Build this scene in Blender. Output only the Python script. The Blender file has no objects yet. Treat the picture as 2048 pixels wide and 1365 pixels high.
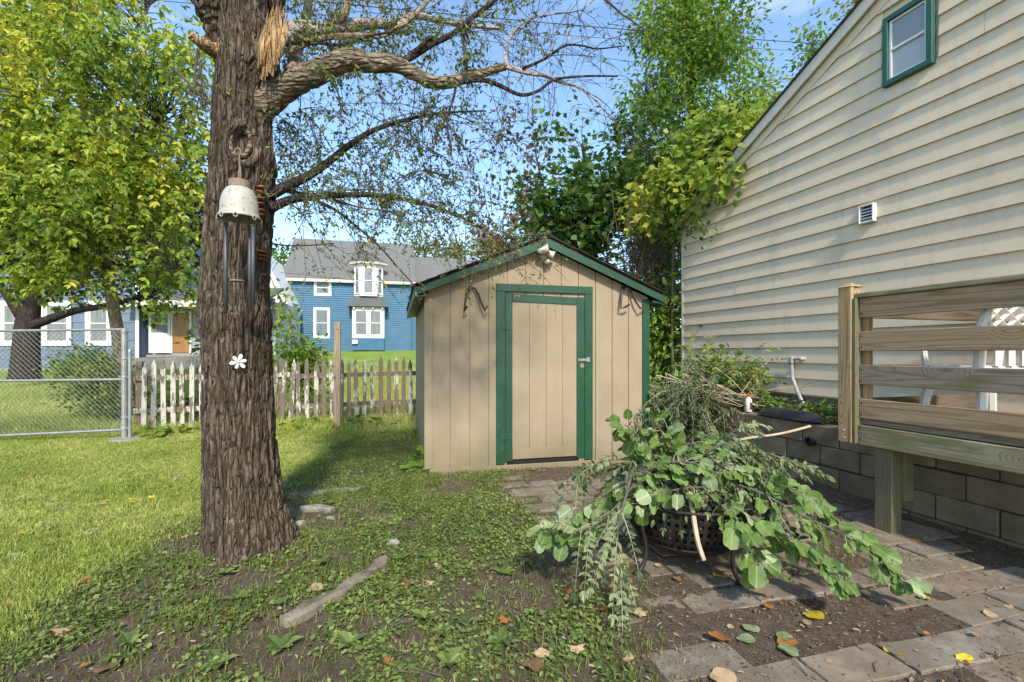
import bpy, math, random
import numpy as np
from mathutils import Vector, Matrix
random.seed(7); rng = np.random.default_rng(7)
S = bpy.context.scene
COL = S.collection
F = 950.0; CX = 1024.0; HY = 705.0; EYE = 1.35
# ------------------------------------------------------------------ camera, sky, sun, exposure
cam = bpy.data.cameras.new('camera'); camo = bpy.data.objects.new('camera', cam); COL.objects.link(camo)
camo.location = (0, 0, EYE); camo.rotation_euler = (math.radians(90), 0, 0)
cam.sensor_width = 36; cam.lens = 36 * F / 2048; cam.shift_y = 22.5 / 2048
cam.clip_start = .05; cam.clip_end = 1500
S.camera = camo
SUN = Vector((.20, -1, 0)).normalized(); EL = math.radians(40)
W = bpy.data.worlds.new('World'); S.world = W; W.use_nodes = True
nt = W.node_tree; nt.nodes.clear()
sky = nt.nodes.new('ShaderNodeTexSky'); sky.sky_type = 'NISHITA'; sky.sun_disc = False
sky.sun_elevation = EL; sky.sun_rotation = math.atan2(SUN.x, SUN.y)
sky.air_density = 1.0; sky.dust_density = .6; sky.ozone_density = 3.0
tc = nt.nodes.new('ShaderNodeTexCoord'); mp = nt.nodes.new('ShaderNodeMapping')
mp.inputs['Scale'].default_value = (1.2, 1.2, 5.0); mp.inputs['Location'].default_value = (.3, .1, .4)
nz = nt.nodes.new('ShaderNodeTexNoise'); nz.inputs['Scale'].default_value = 1.9; nz.inputs['Detail'].default_value = 7
nz.inputs['Roughness'].default_value = .55; nz.inputs['Distortion'].default_value = .4
rp = nt.nodes.new('ShaderNodeValToRGB'); rp.color_ramp.elements[0].position = .56; rp.color_ramp.elements[1].position = .82
rp.color_ramp.elements[1].color = (.22, .22, .22, 1)
mx = nt.nodes.new('ShaderNodeMix'); mx.data_type = 'RGBA'; mx.inputs['B'].default_value = (8.5, 9.2, 10.5, 1)
bg = nt.nodes.new('ShaderNodeBackground'); bg.inputs['Strength'].default_value = .15
wo = nt.nodes.new('ShaderNodeOutputWorld')
L = nt.links.new
L(tc.outputs['Generated'], mp.inputs['Vector']); L(mp.outputs[0], nz.inputs['Vector']); L(nz.outputs['Fac'], rp.inputs['Fac'])
L(rp.outputs['Color'], mx.inputs['Factor']); tn = nt.nodes.new('ShaderNodeMix'); tn.data_type = 'RGBA'; tn.blend_type = 'MULTIPLY'; tn.inputs['Factor'].default_value = 1; tn.inputs['B'].default_value = (.98, 1.0, .97, 1)
L(sky.outputs['Color'], tn.inputs['A']); L(tn.outputs['Result'], mx.inputs['A']); L(mx.outputs['Result'], bg.inputs['Color']); L(bg.outputs[0], wo.inputs['Surface'])
sl = bpy.data.lights.new('sun', 'SUN'); sl.energy = 2.3; sl.angle = math.radians(4); sl.color = (1, .93, .80)
so = bpy.data.objects.new('sun', sl); COL.objects.link(so)
sd = Vector((SUN.x * math.cos(EL), SUN.y * math.cos(EL), math.sin(EL)))
so.rotation_euler = sd.to_track_quat('Z', 'Y').to_euler(); so.location = (20, -10, 25)
S.view_settings.view_transform = 'Standard'; S.view_settings.look = 'None'; S.view_settings.gamma = 1
S.view_settings.use_curve_mapping = False; S.view_settings.exposure = 1.25
S.cycles.max_bounces = 8; S.cycles.transparent_max_bounces = 8
# ------------------------------------------------------------------ numpy noise
def _h(i, j, k, s):
    n = (i * 374761393 + j * 668265263 + k * 2147483647 + s * 974711) & 0xffffffff
    n = ((n ^ (n >> 13)) * 1274126177) & 0xffffffff
    n = n ^ (n >> 16)
    return (n & 0xffff) / 32767.5 - 1
def noise3(x, y, z, s=0):
    x, y, z = np.broadcast_arrays(np.asarray(x, float), np.asarray(y, float), np.asarray(z, float))
    xi, yi, zi = np.floor(x).astype(np.int64), np.floor(y).astype(np.int64), np.floor(z).astype(np.int64)
    fx, fy, fz = x - xi, y - yi, z - zi
    fx, fy, fz = [f * f * (3 - 2 * f) for f in (fx, fy, fz)]
    r = 0
    for a in (0, 1):
        for b in (0, 1):
            for c in (0, 1):
                r = r + _h(xi + a, yi + b, zi + c, s) * (fx if a else 1 - fx) * (fy if b else 1 - fy) * (fz if c else 1 - fz)
    return r
def fbm(x, y, z=0.0, o=4, s=0):
    r = 0; a = 1; t = 0
    x, y, z = np.asarray(x, float), np.asarray(y, float), np.asarray(z, float)
    for k in range(o):
        r = r + a * noise3(x, y, z, s + k); t += a; a *= .5; x = x * 2.03; y = y * 2.03; z = z * 2.03
    return r / t
def sstep(a, b, x):
    t = np.clip((np.asarray(x, float) - a) / (b - a), 0, 1); return t * t * (3 - 2 * t)
# ------------------------------------------------------------------ where things stand
def P(px, py, Y): return Vector(((px - CX) / F * Y, Y, EYE - (py - HY) / F * Y))
TX, TY = -1.74, 3.12                      # the big tree
def G(x, y):
    x = np.asarray(x, float); y = np.asarray(y, float)
    far = np.clip(y - 8, 0, None)
    far = np.where(far > 32, 32 + (far - 32) * .12, far)
    k = .026 + .020 * sstep(-17, -12, x)
    g = .10 * sstep(6, 8.3, y) + k * far
    g = g + .10 * np.exp(-((x - TX) ** 2 + (y - TY) ** 2) / .9)
    g = g + .09 * sstep(1.0, 3.2, x) * sstep(3.6, 5.6, y) * (1 - sstep(9, 12, y))
    return g
def PG(px, py):
    Y = EYE * F / max(py - HY, 5.)
    for _ in range(30):
        x = (px - CX) / F * Y; g = float(G(x, Y)); Y = .5 * Y + .5 * (EYE - g) * F / max(py - HY, 5.)
    x = (px - CX) / F * Y
    return Vector((x, Y, float(G(x, Y))))
# ------------------------------------------------------------------ objects
def tag(o, label=None, cat=None, group=None, kind=None):
    if label: o['label'] = label
    if cat: o['category'] = cat
    if group: o['group'] = group
    if kind: o['kind'] = kind
    return o
def thing(name, label, cat, loc=(0, 0, 0), rz=0, group=None, kind=None):
    o = bpy.data.objects.new(name, None); COL.objects.link(o); o.location = loc; o.rotation_euler = (0, 0, rz)
    o.empty_display_size = .1
    return tag(o, label, cat, group, kind)
class MB:
    def __init__(s): s.v = []; s.f = []; s.n = 0; s.t = []
    def add(s, V, Fs, tint=None):
        V = np.asarray(V, float).reshape(-1, 3)
        Fs = np.asarray(Fs, int)
        s.v.append(V); s.f.append(Fs + s.n); s.n += len(V)
        if tint is None: tint = random.random()
        s.t.append(np.broadcast_to(np.asarray(tint, float), (len(V),)).copy())
    def mesh(s, name, mat, smooth=False):
        V = np.concatenate(s.v); me = bpy.data.meshes.new(name)
        me.vertices.add(len(V)); me.vertices.foreach_set('co', V.ravel())
        nl = sum(f.size for f in s.f); np_ = sum(len(f) for f in s.f)
        me.loops.add(nl); me.polygons.add(np_)
        me.loops.foreach_set('vertex_index', np.concatenate([f.ravel() for f in s.f]))
        tot = np.concatenate([np.full(len(f), f.shape[1]) for f in s.f])
        me.polygons.foreach_set('loop_start', np.concatenate([[0], np.cumsum(tot)[:-1]]))
        me.polygons.foreach_set('use_smooth', np.full(np_, bool(smooth)))
        me.update(calc_edges=True)
        a = me.attributes.new('tint', 'FLOAT', 'POINT'); a.data.foreach_set('value', np.concatenate(s.t))
        if mat: me.materials.append(mat)
        return me
    def build(s, name, mat, parent=None, smooth=False, **kw):
        return link(name, s.mesh(name, mat, smooth), parent, **kw)
    # ---- shapes
    def box(s, x0, x1, y0, y1, z0, z1, M=None, c=0):
        if c <= 0:
            V = np.array([(x, y, z) for z in (z0, z1) for y in (y0, y1) for x in (x0, x1)], float)
            Fs = [(0, 2, 3, 1), (4, 5, 7, 6), (0, 1, 5, 4), (2, 6, 7, 3), (0, 4, 6, 2), (1, 3, 7, 5)]
            if M is not None: V = xf(V, M)
            s.add(V, Fs); return
        V = []; idx = {}
        lo = (x0, y0, z0); hi = (x1, y1, z1)
        for sx in (0, 1):
            for sy in (0, 1):
                for sz in (0, 1):
                    sg = (sx, sy, sz)
                    for ax in range(3):
                        p = []
                        for k in range(3):
                            q = hi[k] if sg[k] else lo[k]
                            if k != ax: q += -c if sg[k] else c
                            p.append(q)
                        idx[(sg, ax)] = len(V); V.append(p)
        V = np.array(V, float)
        if M is not None: V = xf(V, M)
        q = []; t = []
        for ax in range(3):
            a, b = [k for k in range(3) if k != ax]
            for sd_ in (0, 1):
                cyc = []
                for (i, j) in ((0, 0), (1, 0), (1, 1), (0, 1)):
                    g = [0, 0, 0]; g[ax] = sd_; g[a] = i; g[b] = j; cyc.append(idx[(tuple(g), ax)])
                flip = (sd_ == 0) ^ (ax == 1)
                q.append(cyc[::-1] if flip else cyc)
            for i in (0, 1):
                for j in (0, 1):
                    g0 = [0, 0, 0]; g1 = [0, 0, 0]; g0[a] = g1[a] = i; g0[b] = g1[b] = j; g0[ax] = 0; g1[ax] = 1
                    q.append([idx[(tuple(g0), a)], idx[(tuple(g1), a)], idx[(tuple(g1), b)], idx[(tuple(g0), b)]])
        for sx in (0, 1):
            for sy in (0, 1):
                for sz in (0, 1): t.append([idx[((sx, sy, sz), k)] for k in range(3)])
        tt = random.random()
        base = s.n
        s.add(V, q, tt); s.f.append(np.array(t) + base)
    def prism(s, pts, y0, y1, M=None):           # polygon in x,z extruded along y
        n = len(pts)
        V = np.array([(x, y0, z) for x, z in pts] + [(x, y1, z) for x, z in pts], float)
        if M is not None: V = xf(V, M)
        base = s.n; s.add(V, [(i, (i + 1) % n, n + (i + 1) % n, n + i) for i in range(n)])
        s.f.append(np.array([list(range(n))[::-1], list(range(n, 2 * n))])+base)
    def prism_z(s, pts, z0, z1, M=None):         # polygon in x,y extruded along z
        n = len(pts)
        V = np.array([(x, y, z0) for x, y in pts] + [(x, y, z1) for x, y in pts], float)
        if M is not None: V = xf(V, M)
        base = s.n; s.add(V, [(i, (i + 1) % n, n + (i + 1) % n, n + i) for i in range(n)])
        s.f.append(np.array([list(range(n))[::-1], list(range(n, 2 * n))])+base)
    def tube(s, pts, rad, n=6, cap=True, tint=None):
        Pn = np.array([tuple(p) for p in pts], float); m = len(Pn)
        R = np.broadcast_to(np.asarray(rad, float), (m,))
        T = np.gradient(Pn, axis=0); T /= np.linalg.norm(T, axis=1)[:, None] + 1e-12
        up = np.array([0, 0, 1.]) if abs(T[0][2]) < .9 else np.array([1., 0, 0])
        a = np.cross(T[0], up); a /= np.linalg.norm(a)
        V = []; ang = np.arange(n) * 2 * np.pi / n
        for i in range(m):
            a = a - T[i] * a.dot(T[i]); a /= np.linalg.norm(a) + 1e-12; b = np.cross(T[i], a)
            V.append(Pn[i] + R[i] * (np.cos(ang)[:, None] * a + np.sin(ang)[:, None] * b))
        V = np.concatenate(V); i = np.arange(m - 1)[:, None] * n; j = np.arange(n)[None]
        Fs = np.stack([i + j, i + (j + 1) % n, i + n + (j + 1) % n, i + n + j], -1).reshape(-1, 4)
        base = s.n; s.add(V, Fs, tint)
        if cap:
            s.f.append(np.array([list(range(n))[::-1]]) + base); s.f.append(np.array([list(range((m - 1) * n, m * n))]) + base)
    def lathe(s, prof, n=24, M=None, cap=True):   # prof (r,z)
        m = len(prof); ang = np.arange(n) * 2 * np.pi / n
        V = np.concatenate([np.stack([r * np.cos(ang), r * np.sin(ang), np.full(n, z)], 1) for r, z in prof])
        if M is not None: V = xf(V, M)
        i = np.arange(m - 1)[:, None] * n; j = np.arange(n)[None]
        Fs = np.stack([i + j, i + (j + 1) % n, i + n + (j + 1) % n, i + n + j], -1).reshape(-1, 4)
        base = s.n; s.add(V, Fs)
        if cap:
            s.f.append(np.array([list(range(n))[::-1]]) + base); s.f.append(np.array([list(range((m - 1) * n, m * n))]) + base)
def xf(V, M):
    A = np.array(M); return V @ A[:3, :3].T + A[:3, 3]
def link(name, me, parent=None, loc=None, rot=None, label=None, cat=None, group=None, kind=None):
    o = bpy.data.objects.new(name, me); COL.objects.link(o)
    if parent: o.parent = parent
    if loc is not None: o.location = loc
    if rot is not None: o.rotation_euler = rot
    return tag(o, label, cat, group, kind)
def copy_tree(o, parent=None):
    c = o.copy(); COL.objects.link(c)
    if parent: c.parent = parent
    for ch in list(o.children): copy_tree(ch, c)
    return c
def T_(x, y, z): return Matrix.Translation((x, y, z))
def R_(a, ax='Z'): return Matrix.Rotation(a, 4, ax)
# ------------------------------------------------------------------ leaves
def leaf_tpl(kind):
    if kind == 'oval':
        V = [(0, 0, 0), (.28, .24, .05), (.68, .20, .04), (1, 0, -.12), (.68, -.20, .04), (.28, -.24, .05)]
        return np.array(V, float), np.array([(0, 3, 2, 1), (0, 5, 4, 3)])
    if kind == 'narrow':
        V = [(0, 0, 0), (.3, .15, .03), (.7, .13, .02), (1, 0, -.1), (.7, -.13, .02), (.3, -.15, .03)]
        return np.array(V, float), np.array([(0, 3, 2, 1), (0, 5, 4, 3)])
    if kind == 'tiny':
        V = [(0, 0, 0), (.45, .25, .05), (1, 0, -.05), (.45, -.25, .05)]
        return np.array(V, float), np.array([(0, 3, 2, 1)])
    if kind == 'maple':
        a = [(0, 0), (-.06, .26), (.16, .22), (.22, .55), (.45, .34), (.58, .40), (.62, .2), (1, 0)]
        V = [(x, y, .06 * abs(y)) for x, y in a] + [(x, -y, .06 * abs(y)) for x, y in a[1:-1][::-1]]
        V = [(.35, 0, 0)] + V; n = len(V) - 1
        return np.array(V, float), np.array([(0, 1 + i, 1 + (i + 1) % n) for i in range(n)])[:, ::-1]
    if kind == 'round':
        out = []
        for i in range(13):
            t = i / 12; ang = math.pi * (1 - t)
            r = .5 * (1 + .10 * math.sin(2 * ang)); x = .5 + r * math.cos(ang) * 1.0; y = .48 * math.sin(ang) ** .8 if 0 < t < 1 else 0
            if t == 0: x = .08
            if t == 1: x = 1.08
            out.append((x, y))
        V = [(x, y, .10 * y - .16 * (x - .4) ** 2) for x, y in out] + [(x, -y, .10 * y - .16 * (x - .4) ** 2) for x, y in out[1:-1][::-1]]
        V = [(.45, 0, -.02)] + V; n = len(V) - 1
        return np.array(V, float), np.array([(0, 1 + i, 1 + (i + 1) % n) for i in range(n)])[:, ::-1]
TPL = {k: leaf_tpl(k) for k in ('oval', 'narrow', 'tiny', 'maple', 'round')}
def nrm(a): return a / (np.linalg.norm(a, axis=-1, keepdims=True) + 1e-12)
def rdir(n): return nrm(rng.normal(size=(n, 3)))
def put(mb, kind, pos, d, nv, sc, tint=None, w=1.0):
    V, Fs = TPL[kind]; pos = np.asarray(pos, float); n = len(pos)
    if n == 0: return
    d = nrm(np.asarray(d, float)); z = np.asarray(nv, float); y = nrm(np.cross(z, d)); z = np.cross(d, y)
    sc = np.broadcast_to(np.asarray(sc, float), (n,))[:, None, None]
    VV = pos[:, None] + sc * (V[None, :, :1] * d[:, None] + V[None, :, 1:2] * w * y[:, None] + V[None, :, 2:3] * z[:, None])
    FF = (Fs[None] + (np.arange(n) * len(V))[:, None, None]).reshape(-1, Fs.shape[1])
    t = rng.random(n) if tint is None else np.broadcast_to(tint, (n,))
    mb.add(VV.reshape(-1, 3), FF, np.repeat(t, len(V)))
def sprig(mb, base, d, nv, L_, k, kind, ls, tint=None, mt=None, droop=.25, w=1.0, r0=.0015):
    """compound leaves / small sprigs: arrays base (n,3), d (n,3); k pairs of leaflets along length L_"""
    base = np.asarray(base, float); n = len(base); d = nrm(np.asarray(d, float)); nv = np.asarray(nv, float)
    y = nrm(np.cross(nv, d)); z = np.cross(d, y); L_ = np.broadcast_to(np.asarray(L_, float), (n,))[:, None]
    t0 = rng.random(n) if tint is None else np.broadcast_to(tint, (n,))
    dn = np.array([0, 0, -1.])
    prev = base
    for i in range(k):
        f = (i + 1) / k
        c = base + d * L_ * f + dn * droop * L_ * f * f
        dd = nrm(d + dn * 2 * droop * f)
        for sg in (-1, 1):
            ld = nrm(dd * .55 + sg * y * .9 + rng.normal(size=(n, 3)) * .24 + dn * .25)
            put(mb, kind, c, ld, z + rng.normal(size=(n, 3)) * .55, ls * (.6 + .55 * rng.random(n)) * (1 - .3 * f * (k > 3)), np.clip(t0 + rng.normal(size=n) * .16, 0, 1), w)
    put(mb, kind, c, dd, z + rng.normal(size=(n, 3)) * .25, ls * 1.05, t0, w)
    if mt is not None:
        for i in range(n):
            ps = [base[i] + d[i] * L_[i] * f + dn * droop * L_[i] * f * f for f in (0, .33, .66, 1)]
            mt.tube(ps, [r0, r0 * .9, r0 * .7, r0 * .4], 3, False, .3)
# ------------------------------------------------------------------ materials
class N:
    def __init__(s, name):
        s.m = bpy.data.materials.new(name); s.m.use_nodes = True; s.t = s.m.node_tree; s.t.nodes.clear()
        s.out = s.n('ShaderNodeOutputMaterial'); s.b = s.n('ShaderNodeBsdfPrincipled'); s.l(s.b.outputs[0], s.out.inputs['Surface'])
        s.c = s.n('ShaderNodeTexCoord')
    def n(s, t, **k):
        x = s.t.nodes.new(t)
        for a, b in k.items(): setattr(x, a, b)
        return x
    def l(s, a, b): s.t.links.new(a, b)
    def noise(s, scale, det=5, rough=.6, st=(1, 1, 1), co='Object', dist=0, off=(0, 0, 0)):
        m = s.n('ShaderNodeMapping'); m.inputs['Scale'].default_value = st; m.inputs['Location'].default_value = off
        x = s.n('ShaderNodeTexNoise')
        if co == 'World':
            g = s.n('ShaderNodeNewGeometry'); s.l(g.outputs['Position'], m.inputs['Vector'])
        else: s.l(s.c.outputs[co], m.inputs['Vector'])
        s.l(m.outputs[0], x.inputs['Vector'])
        x.inputs['Scale'].default_value = scale; x.inputs['Detail'].default_value = det; x.inputs['Roughness'].default_value = rough; x.inputs['Distortion'].default_value = dist
        return x.outputs['Fac']
    def ramp(s, fac, stops, interp='LINEAR'):
        r = s.n('ShaderNodeValToRGB'); e = r.color_ramp.elements; r.color_ramp.interpolation = interp
        while len(e) < len(stops): e.new(.5)
        for k, (p, c) in enumerate(stops):
            e[k].position = p; e[k].color = (c[0], c[1], c[2], 1) if hasattr(c, '__len__') else (c, c, c, 1)
        s.l(fac, r.inputs['Fac']); return r.outputs['Color']
    def mix(s, f, a, b, mode='MIX'):
        m = s.n('ShaderNodeMix', data_type='RGBA', blend_type=mode)
        for v, i in ((f, 'Factor'), (a, 'A'), (b, 'B')):
            if hasattr(v, 'links') or hasattr(v, 'is_linked'): s.l(v, m.inputs[i])
            elif i == 'Factor': m.inputs[i].default_value = v
            else: m.inputs[i].default_value = (*v[:3], 1)
        return m.outputs['Result']
    def math(s, op, a, b=0.0, c=None):
        m = s.n('ShaderNodeMath', operation=op)
        for i, v in enumerate((a, b, c)):
            if v is None: continue
            if hasattr(v, 'is_linked'): s.l(v, m.inputs[i])
            else: m.inputs[i].default_value = v
        return m.outputs[0]
    def attr(s, name='tint'):
        a = s.n('ShaderNodeAttribute', attribute_name=name); return a.outputs['Fac']
    def orand(s): return s.n('ShaderNodeObjectInfo').outputs['Random']
    def col(s, c):
        if hasattr(c, 'is_linked'): s.l(c, s.b.inputs['Base Color'])
        else: s.b.inputs['Base Color'].default_value = (*c, 1)
    def rough(s, v, spec=None):
        if hasattr(v, 'is_linked'): s.l(v, s.b.inputs['Roughness'])
        else: s.b.inputs['Roughness'].default_value = v
        if spec is not None: s.b.inputs['Specular IOR Level'].default_value = spec
    def bump(s, h, strength=.3, dist=.01):
        b = s.n('ShaderNodeBump'); b.inputs['Strength'].default_value = strength; b.inputs['Distance'].default_value = dist
        s.l(h, b.inputs['Height']); s.l(b.outputs[0], s.b.inputs['Normal'])
def simple(name, c1, c2=None, scale=8, rough=.75, spec=.3, bscale=60, bstr=.2, bdist=.004, st=(1, 1, 1), metal=0, co='Object', rand=.0, lo=.35, hi=.65):
    m = N(name); c2 = c2 or tuple(x * .75 for x in c1)
    col = m.ramp(m.noise(scale, 6, .65, st, co), [(lo, c1), (hi, c2)])
    if rand:
        r = m.ramp(m.orand(), [(0, 1 - rand), (1, 1.0)]); col = m.mix(1.0, col, r, 'MULTIPLY')
    m.col(col); m.rough(rough, spec); m.b.inputs['Metallic'].default_value = metal
    if bstr: m.bump(m.noise(bscale, 5, .7, st, co), bstr, bdist)
    return m.m
def leafmat(name, cols, trans=.35, rough=.55, spec=.35, vein=False):
    m = N(name); col = m.ramp(m.attr(), [(i / (len(cols) - 1), c) for i, c in enumerate(cols)])
    n = m.ramp(m.noise(9, 3, .5, co='Object'), [(.3, .75), (.7, 1.1)]); col = m.mix(1.0, col, n, 'MULTIPLY')
    m.col(col); m.rough(rough, spec)
    tr = m.n('ShaderNodeBsdfTranslucent'); ms = m.n('ShaderNodeMixShader'); ms.inputs[0].default_value = trans
    c2 = m.mix(1.0, col, (1.25, 1.2, .7), 'MULTIPLY'); m.l(c2, tr.inputs['Color'])
    m.l(m.b.outputs[0], ms.inputs[1]); m.l(tr.outputs[0], ms.inputs[2]); m.l(ms.outputs[0], m.out.inputs['Surface'])
    return m.m
MT = {}
def woodmat(name, pale, dark, st=(1, 1, 1), axis=0, weather=.4, moss=0.0, ring=14, rand=.2):
    """flat-sawn timber: contour lines of a stretched noise, knots, weathering"""
    m = N(name)
    s = [9, 9, 9]; s[axis] = .32
    m_r = m.orand()
    off = m.n('ShaderNodeVectorMath', operation='ADD'); cmb = m.n('ShaderNodeCombineXYZ')
    m.l(m.math('MULTIPLY', m_r, 37.0), cmb.inputs[axis]); m.l(m.math('MULTIPLY', m_r, 11.0), cmb.inputs[2 if axis != 2 else 0])
    m.l(m.c.outputs['Object'], off.inputs[0]); m.l(cmb.outputs[0], off.inputs[1])
    def nz_(scale, det, sv, dist=0):
        mp_ = m.n('ShaderNodeMapping'); mp_.inputs['Scale'].default_value = sv; m.l(off.outputs[0], mp_.inputs['Vector'])
        x = m.n('ShaderNodeTexNoise'); m.l(mp_.outputs[0], x.inputs['Vector']); x.inputs['Scale'].default_value = scale
        x.inputs['Detail'].default_value = det; x.inputs['Distortion'].default_value = dist; return x.outputs['Fac'], mp_
    base, mpb = nz_(1.0, 1.5, tuple(s), .05)
    # knots
    ks = [5, 5, 5]; ks[axis] = 1.7
    mk = m.n('ShaderNodeMapping'); mk.inputs['Scale'].default_value = tuple(ks); m.l(off.outputs[0], mk.inputs['Vector'])
    vo = m.n('ShaderNodeTexVoronoi'); vo.inputs['Scale'].default_value = 1.0; m.l(mk.outputs[0], vo.inputs['Vector'])
    kd = m.math('MAXIMUM', m.math('SUBTRACT', .28, vo.outputs['Distance']), 0.0)
    f = m.math('ADD', base, m.math('MULTIPLY', kd, 1.6))
    rings = m.math('SINE', m.math('MULTIPLY', f, ring * 6.28))
    rings = m.ramp(rings, [(.1, 0.0), (.95, 1.0)])
    fine, _ = nz_(7.0, 4, tuple(4 * v for v in s))
    fcol = m.mix(rings, pale, dark)
    fcol = m.mix(m.ramp(fine, [(.35, .0), (.75, .55)]), fcol, tuple(.6 * v for v in dark))
    wth, _ = nz_(.5, 5, (3, 3, 3))
    fcol = m.mix(m.ramp(wth, [(.4, 0.0), (.66, weather)]), fcol, (.27, .22, .165))
    fcol = m.mix(m.ramp(kd, [(.17, 0.0), (.22, .9)]), fcol, (.06, .035, .02))
    if moss:
        ms_, _ = nz_(2.2, 6, (1.2, 3, 3))
        fcol = m.mix(m.ramp(ms_, [(.62 - .22 * moss, 0.0), (.72 - .16 * moss, .85)]), fcol, (.15, .165, .06))
    rr = m.ramp(m_r, [(0, 1 - rand), (1, 1.05)]); fcol = m.mix(1.0, fcol, rr, 'MULTIPLY')
    m.col(fcol); m.rough(.8, .25); m.bump(m.math('ADD', m.math('MULTIPLY', rings, .25), fine), .35, .002)
    return m.m
MT['deck'] = woodmat('deck_wood', (.50, .345, .19), (.33, .205, .105), weather=.35, moss=.0)
MT['deck_grey'] = woodmat('deck_wood_weathered', (.33, .26, .185), (.20, .14, .09), weather=.7, moss=.25)
MT['deck_moss'] = woodmat('deck_wood_mossy', (.38, .33, .21), (.23, .18, .10), weather=.6, moss=.5)
MT['deck_end'] = woodmat('shaded_rail_wood', (.13, .095, .06), (.07, .048, .03), axis=1, weather=.4)  # darker copy of the deck wood, shade of the end side put into its colour
MT['deck_v'] = woodmat('deck_post_wood', (.50, .33, .17), (.27, .15, .06), axis=2, weather=.25, moss=.1, ring=12)
MT['post_v'] = woodmat('support_post_wood', (.20, .17, .10), (.09, .08, .04), axis=2, weather=.4, moss=.75, ring=16)
MT['stake'] = woodmat('stake_wood', (.42, .31, .21), (.26, .18, .12), axis=2, weather=.5)
MT['timber'] = simple('grey_timber', (.27, .225, .17), (.12, .095, .07), 6, .9, .2, 30, .6, .01, (1, 1, 1))
# beige T1-11 paint
m = N('beige_siding_paint')
c = m.ramp(m.noise(3, 6, .6, (1, 1, .5)), [(.3, (.345, .27, .18)), (.7, (.285, .222, .142))])
g = m.n('ShaderNodeNewGeometry'); sx = m.n('ShaderNodeSeparateXYZ'); m.l(g.outputs['Position'], sx.inputs[0])
c = m.mix(m.math('MULTIPLY', m.ramp(m.math('MULTIPLY_ADD', sx.outputs['Z'], -1.0, m.math('MULTIPLY', m.noise(2.5, 5), .9)), [(.0, 0.0), (.5, .9)]), .85), c, (.17, .145, .075))
c = m.mix(m.ramp(m.noise(90, 3, .6, (1, 1, .12)), [(.60, 0.0), (.78, .35)]), c, (.30, .24, .16))
m.col(c); m.rough(.7, .3)
m.bump(m.math('ADD', m.noise(60, 4, .7, (1.6, 1.6, .22)), m.noise(45, 2, .5, (.5, .5, 3))), .55, .006); MT['beige'] = m.m
m = N('green_trim_paint')
c = m.ramp(m.noise(4, 6), [(.3, (.013, .072, .034)), (.7, (.009, .05, .024))])
c = m.mix(m.ramp(m.noise(14, 6, .7), [(.62, 0.0), (.70, .5)]), c, (.16, .16, .12))
m.col(c); m.rough(.45, .5); m.bump(m.noise(40, 4, .6, (1, 1, .3)), .2, .003); MT['green'] = m.m
MT['green2'] = simple('house_green_paint', (.03, .115, .08), (.024, .085, .06), 5, .5, .4, 40, .1)
# cream vinyl siding
m = N('cream_vinyl_siding')
c = m.ramp(m.noise(.8, 6, .6, (1, 1, 1), 'World'), [(.3, (.74, .60, .42)), (.72, (.66, .53, .37))])
c = m.mix(m.ramp(m.noise(2.2, 7, .75, (1, 1, .5), 'World'), [(.52, 0.0), (.75, .45)]), c, (.36, .34, .22))
c = m.mix(m.ramp(m.noise(5, 6, .7, (1.4, 1.4, .10), 'World'), [(.55, 0.0), (.8, .35)]), c, (.33, .29, .22))
c = m.mix(1.0, c, m.ramp(m.orand(), [(0, .985), (1, 1.01)]), 'MULTIPLY')
m.col(c); m.rough(.5, .35); m.bump(m.noise(50, 4, .6, (.08, .08, 1)), .12, .002); MT['cream'] = m.m
MT['cream_trim'] = simple('cream_trim', (.60, .55, .45), (.5, .45, .36), 3, .55, .35, 40, .05)
MT['white'] = simple('white_trim_paint', (.78, .77, .74), (.66, .65, .61), 5, .55, .4, 50, .05)
MT['shingle_dark'] = simple('dark_shingles', (.055, .042, .034), (.03, .024, .02), 30, .95, .2, 90, .6, .006)
# far roof shingles
m = N('grey_roof_shingles')
br = m.n('ShaderNodeTexBrick'); br.inputs['Scale'].default_value = 3.2; br.inputs['Brick Width'].default_value = 1.2; br.inputs['Row Height'].default_value = .42
br.inputs['Color1'].default_value = (.17, .165, .155, 1); br.inputs['Color2'].default_value = (.17, .165, .155, 1); br.inputs['Mortar'].default_value = (.09, .09, .085, 1); br.inputs['Mortar Size'].default_value = .03
m.l(m.c.outputs['UV'], br.inputs['Vector'])
m.col(m.mix(.35, br.outputs['Color'], m.ramp(m.noise(2.0, 7, .7), [(.3, (.18, .175, .16)), (.7, (.09, .088, .082))]))); m.rough(.95, .2)
MT['roof'] = m.m
MT['bluewall'] = simple('blue_clapboard', (.055, .15, .24), (.045, .125, .205), 1.5, .6, .3, 20, .05)
MT['greywall'] = simple('blue_grey_siding', (.17, .22, .29), (.13, .17, .23), 1.5, .7, .3, 20, .1, rand=.15)
MT['greywall2'] = simple('pale_grey_siding', (.34, .37, .40), (.28, .31, .34), 1.5, .7, .3, 20, .1)
MT['doorwood'] = simple('varnished_door', (.35, .17, .05), (.24, .11, .03), 3, .4, .5, 20, .05, st=(1, 1, .4))
MT['concrete'] = simple('concrete', (.30, .28, .24), (.21, .195, .165), 6, .9, .25, 90, .4, .004)
MT['foundation'] = simple('parged_foundation', (.26, .22, .17), (.16, .13, .10), 9, .95, .2, 40, .9, .015, co='World')
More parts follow.
